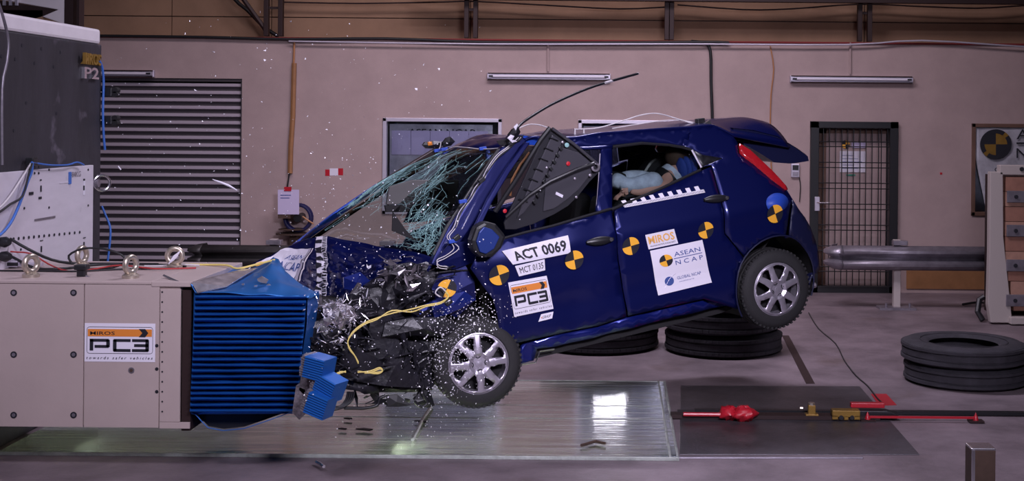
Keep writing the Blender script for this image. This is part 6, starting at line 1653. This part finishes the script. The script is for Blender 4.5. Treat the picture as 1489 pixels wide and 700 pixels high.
for k, (x_, y_) in enumerate(((991, 247), (998, 245), (1006, 243))):
    q = MB(); q.grid(lambda u, v: E_(x_, y_, .50) + Vector((.032 * math.sin(math.pi * v) * math.cos(2 * math.pi * u) + .02 * math.cos(math.pi * v) * 0, .075 * math.sin(math.pi * v) * math.sin(2 * math.pi * u), .085 * math.cos(math.pi * v) - 0)), 16, 10)
    q.build('blue_head_pad', M['seatblue'], cs, smooth=True)
q = MB(); q.prism([E_(x, y, .52) for x, y in ((975, 262), (990, 268), (1008, 258), (1016, 248), (1012, 236), (1002, 226), (992, 232), (1004, 244), (996, 258), (985, 260))], (0, -.30, 0)); q.build('seat_shell', M['black'], cs, bevel=.012)
q = MB(); q.prism([E_(x, y, .25) for x, y in ((930, 282), (985, 268), (1000, 240), (980, 222), (960, 222), (944, 236), (935, 250))], (0, -.12, 0)); q.build('seat_wing', M['black'], cs, bevel=.02)
q = MB(); q.prism([E_(x, y, .60) for x, y in ((905, 292), (966, 276), (990, 266), (985, 262), (950, 276), (905, 286))], (0, -.25, 0)); q.build('seat_base', M['black'], cs, bevel=.01)

# ------------------------------------------------------------------ flying glass
gl = MB(); rg = random.Random(99)
def bit(px, py, Y, s_):
    c = atY(px, py, Y)
    if c.z < .03: return
    P = [c + Vector((rg.gauss(0, 1), rg.gauss(0, 1), rg.gauss(0, 1))).normalized() * s_ for _ in range(4)]
    gl.add(P, [(0, 1, 2), (0, 3, 1), (0, 2, 3), (1, 3, 2)])
for k in range(1700):
    a = rg.random()
    if a < .34: x_, y_ = rg.gauss(650, 24), rg.gauss(515, 40); Y = rg.uniform(7.0, 7.3); s_ = .0036
    elif a < .50: x_, y_ = rg.gauss(695, 22), rg.gauss(462, 18); Y = rg.uniform(7.1, 7.5); s_ = .0036
    elif a < .75: x_, y_ = rg.uniform(440, 720), rg.gauss(470, 70); Y = rg.uniform(6.7, 7.3); s_ = .0034
    elif a < .9: x_, y_ = rg.gauss(520, 80), rg.gauss(300, 60); Y = rg.uniform(6.9, 8.6); s_ = .0038
    else: x_, y_ = rg.uniform(150, 700), rg.uniform(30, 340); Y = rg.uniform(6.5, 8.5); s_ = .0035
    if a >= .34 and a < .75 and y_ > 610: continue
    bit(x_, y_, Y, s_ * (1 + abs(rg.gauss(0, .45))))
for x_, y_ in ((378, 17), (386, 64), (385, 73), (386, 87), (443, 85), (617, 94), (638, 101), (713, 131), (697, 41), (605, 130), (475, 188), (310, 75), (285, 130)): bit(x_, y_, 7.0, .010)
for k in range(60): bit(rg.uniform(480, 760), rg.uniform(575, 640), rg.uniform(7.6, 8.2), .006)
tag(gl.build('flying_glass_fragments', M['shard']), 'bright tiny glass fragments flying around the crashed nose', 'glass', kind='stuff')
def sliver(px, Y, w, m, nm, lab, cat):
    P = [atY(x, y, Y) for x, y in px]; q = MB(); q.tube(P, w, 5); return tag(q.build(nm, m), lab, cat)
sliver([(309, 261), (320, 265), (333, 270), (345, 277)], 7.4, [.002, .006, .007, .002], M['white'], 'plastic_sliver', 'curved white sliver flying in front of the roller shutter', 'fragment')
sliver([(172, 242), (176, 247)], 7.4, .004, M['white'], 'plastic_sliver', 'tiny white sliver flying left in front of the shutter slats', 'fragment')
for (pts, lab, m_) in (([(460, 672), (466, 675), (471, 679)], 'shiny sliver lying on dark floor before the cover', 'chrome'), ([(600, 640), (615, 610), (628, 590)], 'long bent strip of clear plastic lying on the cover', 'edgeglass'), ([(845, 648), (866, 642), (880, 645)], 'dark bar fragment on the cover near its right end', 'rust')):
    P = [atZ(x, y, .035) for x, y in pts]; q = MB(); q.tube(P, .010 if m_ != 'edgeglass' else .012, 5); tag(q.build('debris_strip', M[m_]), lab, 'fragment')
for i, (x_, y_, s_) in enumerate(((613, 614, .05), (506, 610, .03), (498, 625, .03), (530, 626, .06))):
    c = atZ(x_, y_, .03); q = MB(); q.prism([c + Vector((s_ * a, s_ * b, 0)) for a, b in ((-1, .2), (-.2, .6), (.9, .1), (.6, -.4), (-.3, -.1))], (0, 0, .008)); tag(q.build('black_fragment', M['black']), ['curled black fragment on the cover below the hanging bracket', 'small black fragment on cover nearest the blue honeycomb pieces', 'small dark fragment on cover below the nose, left one', 'longer black fragment lying on cover below the nose'][i], 'fragment')
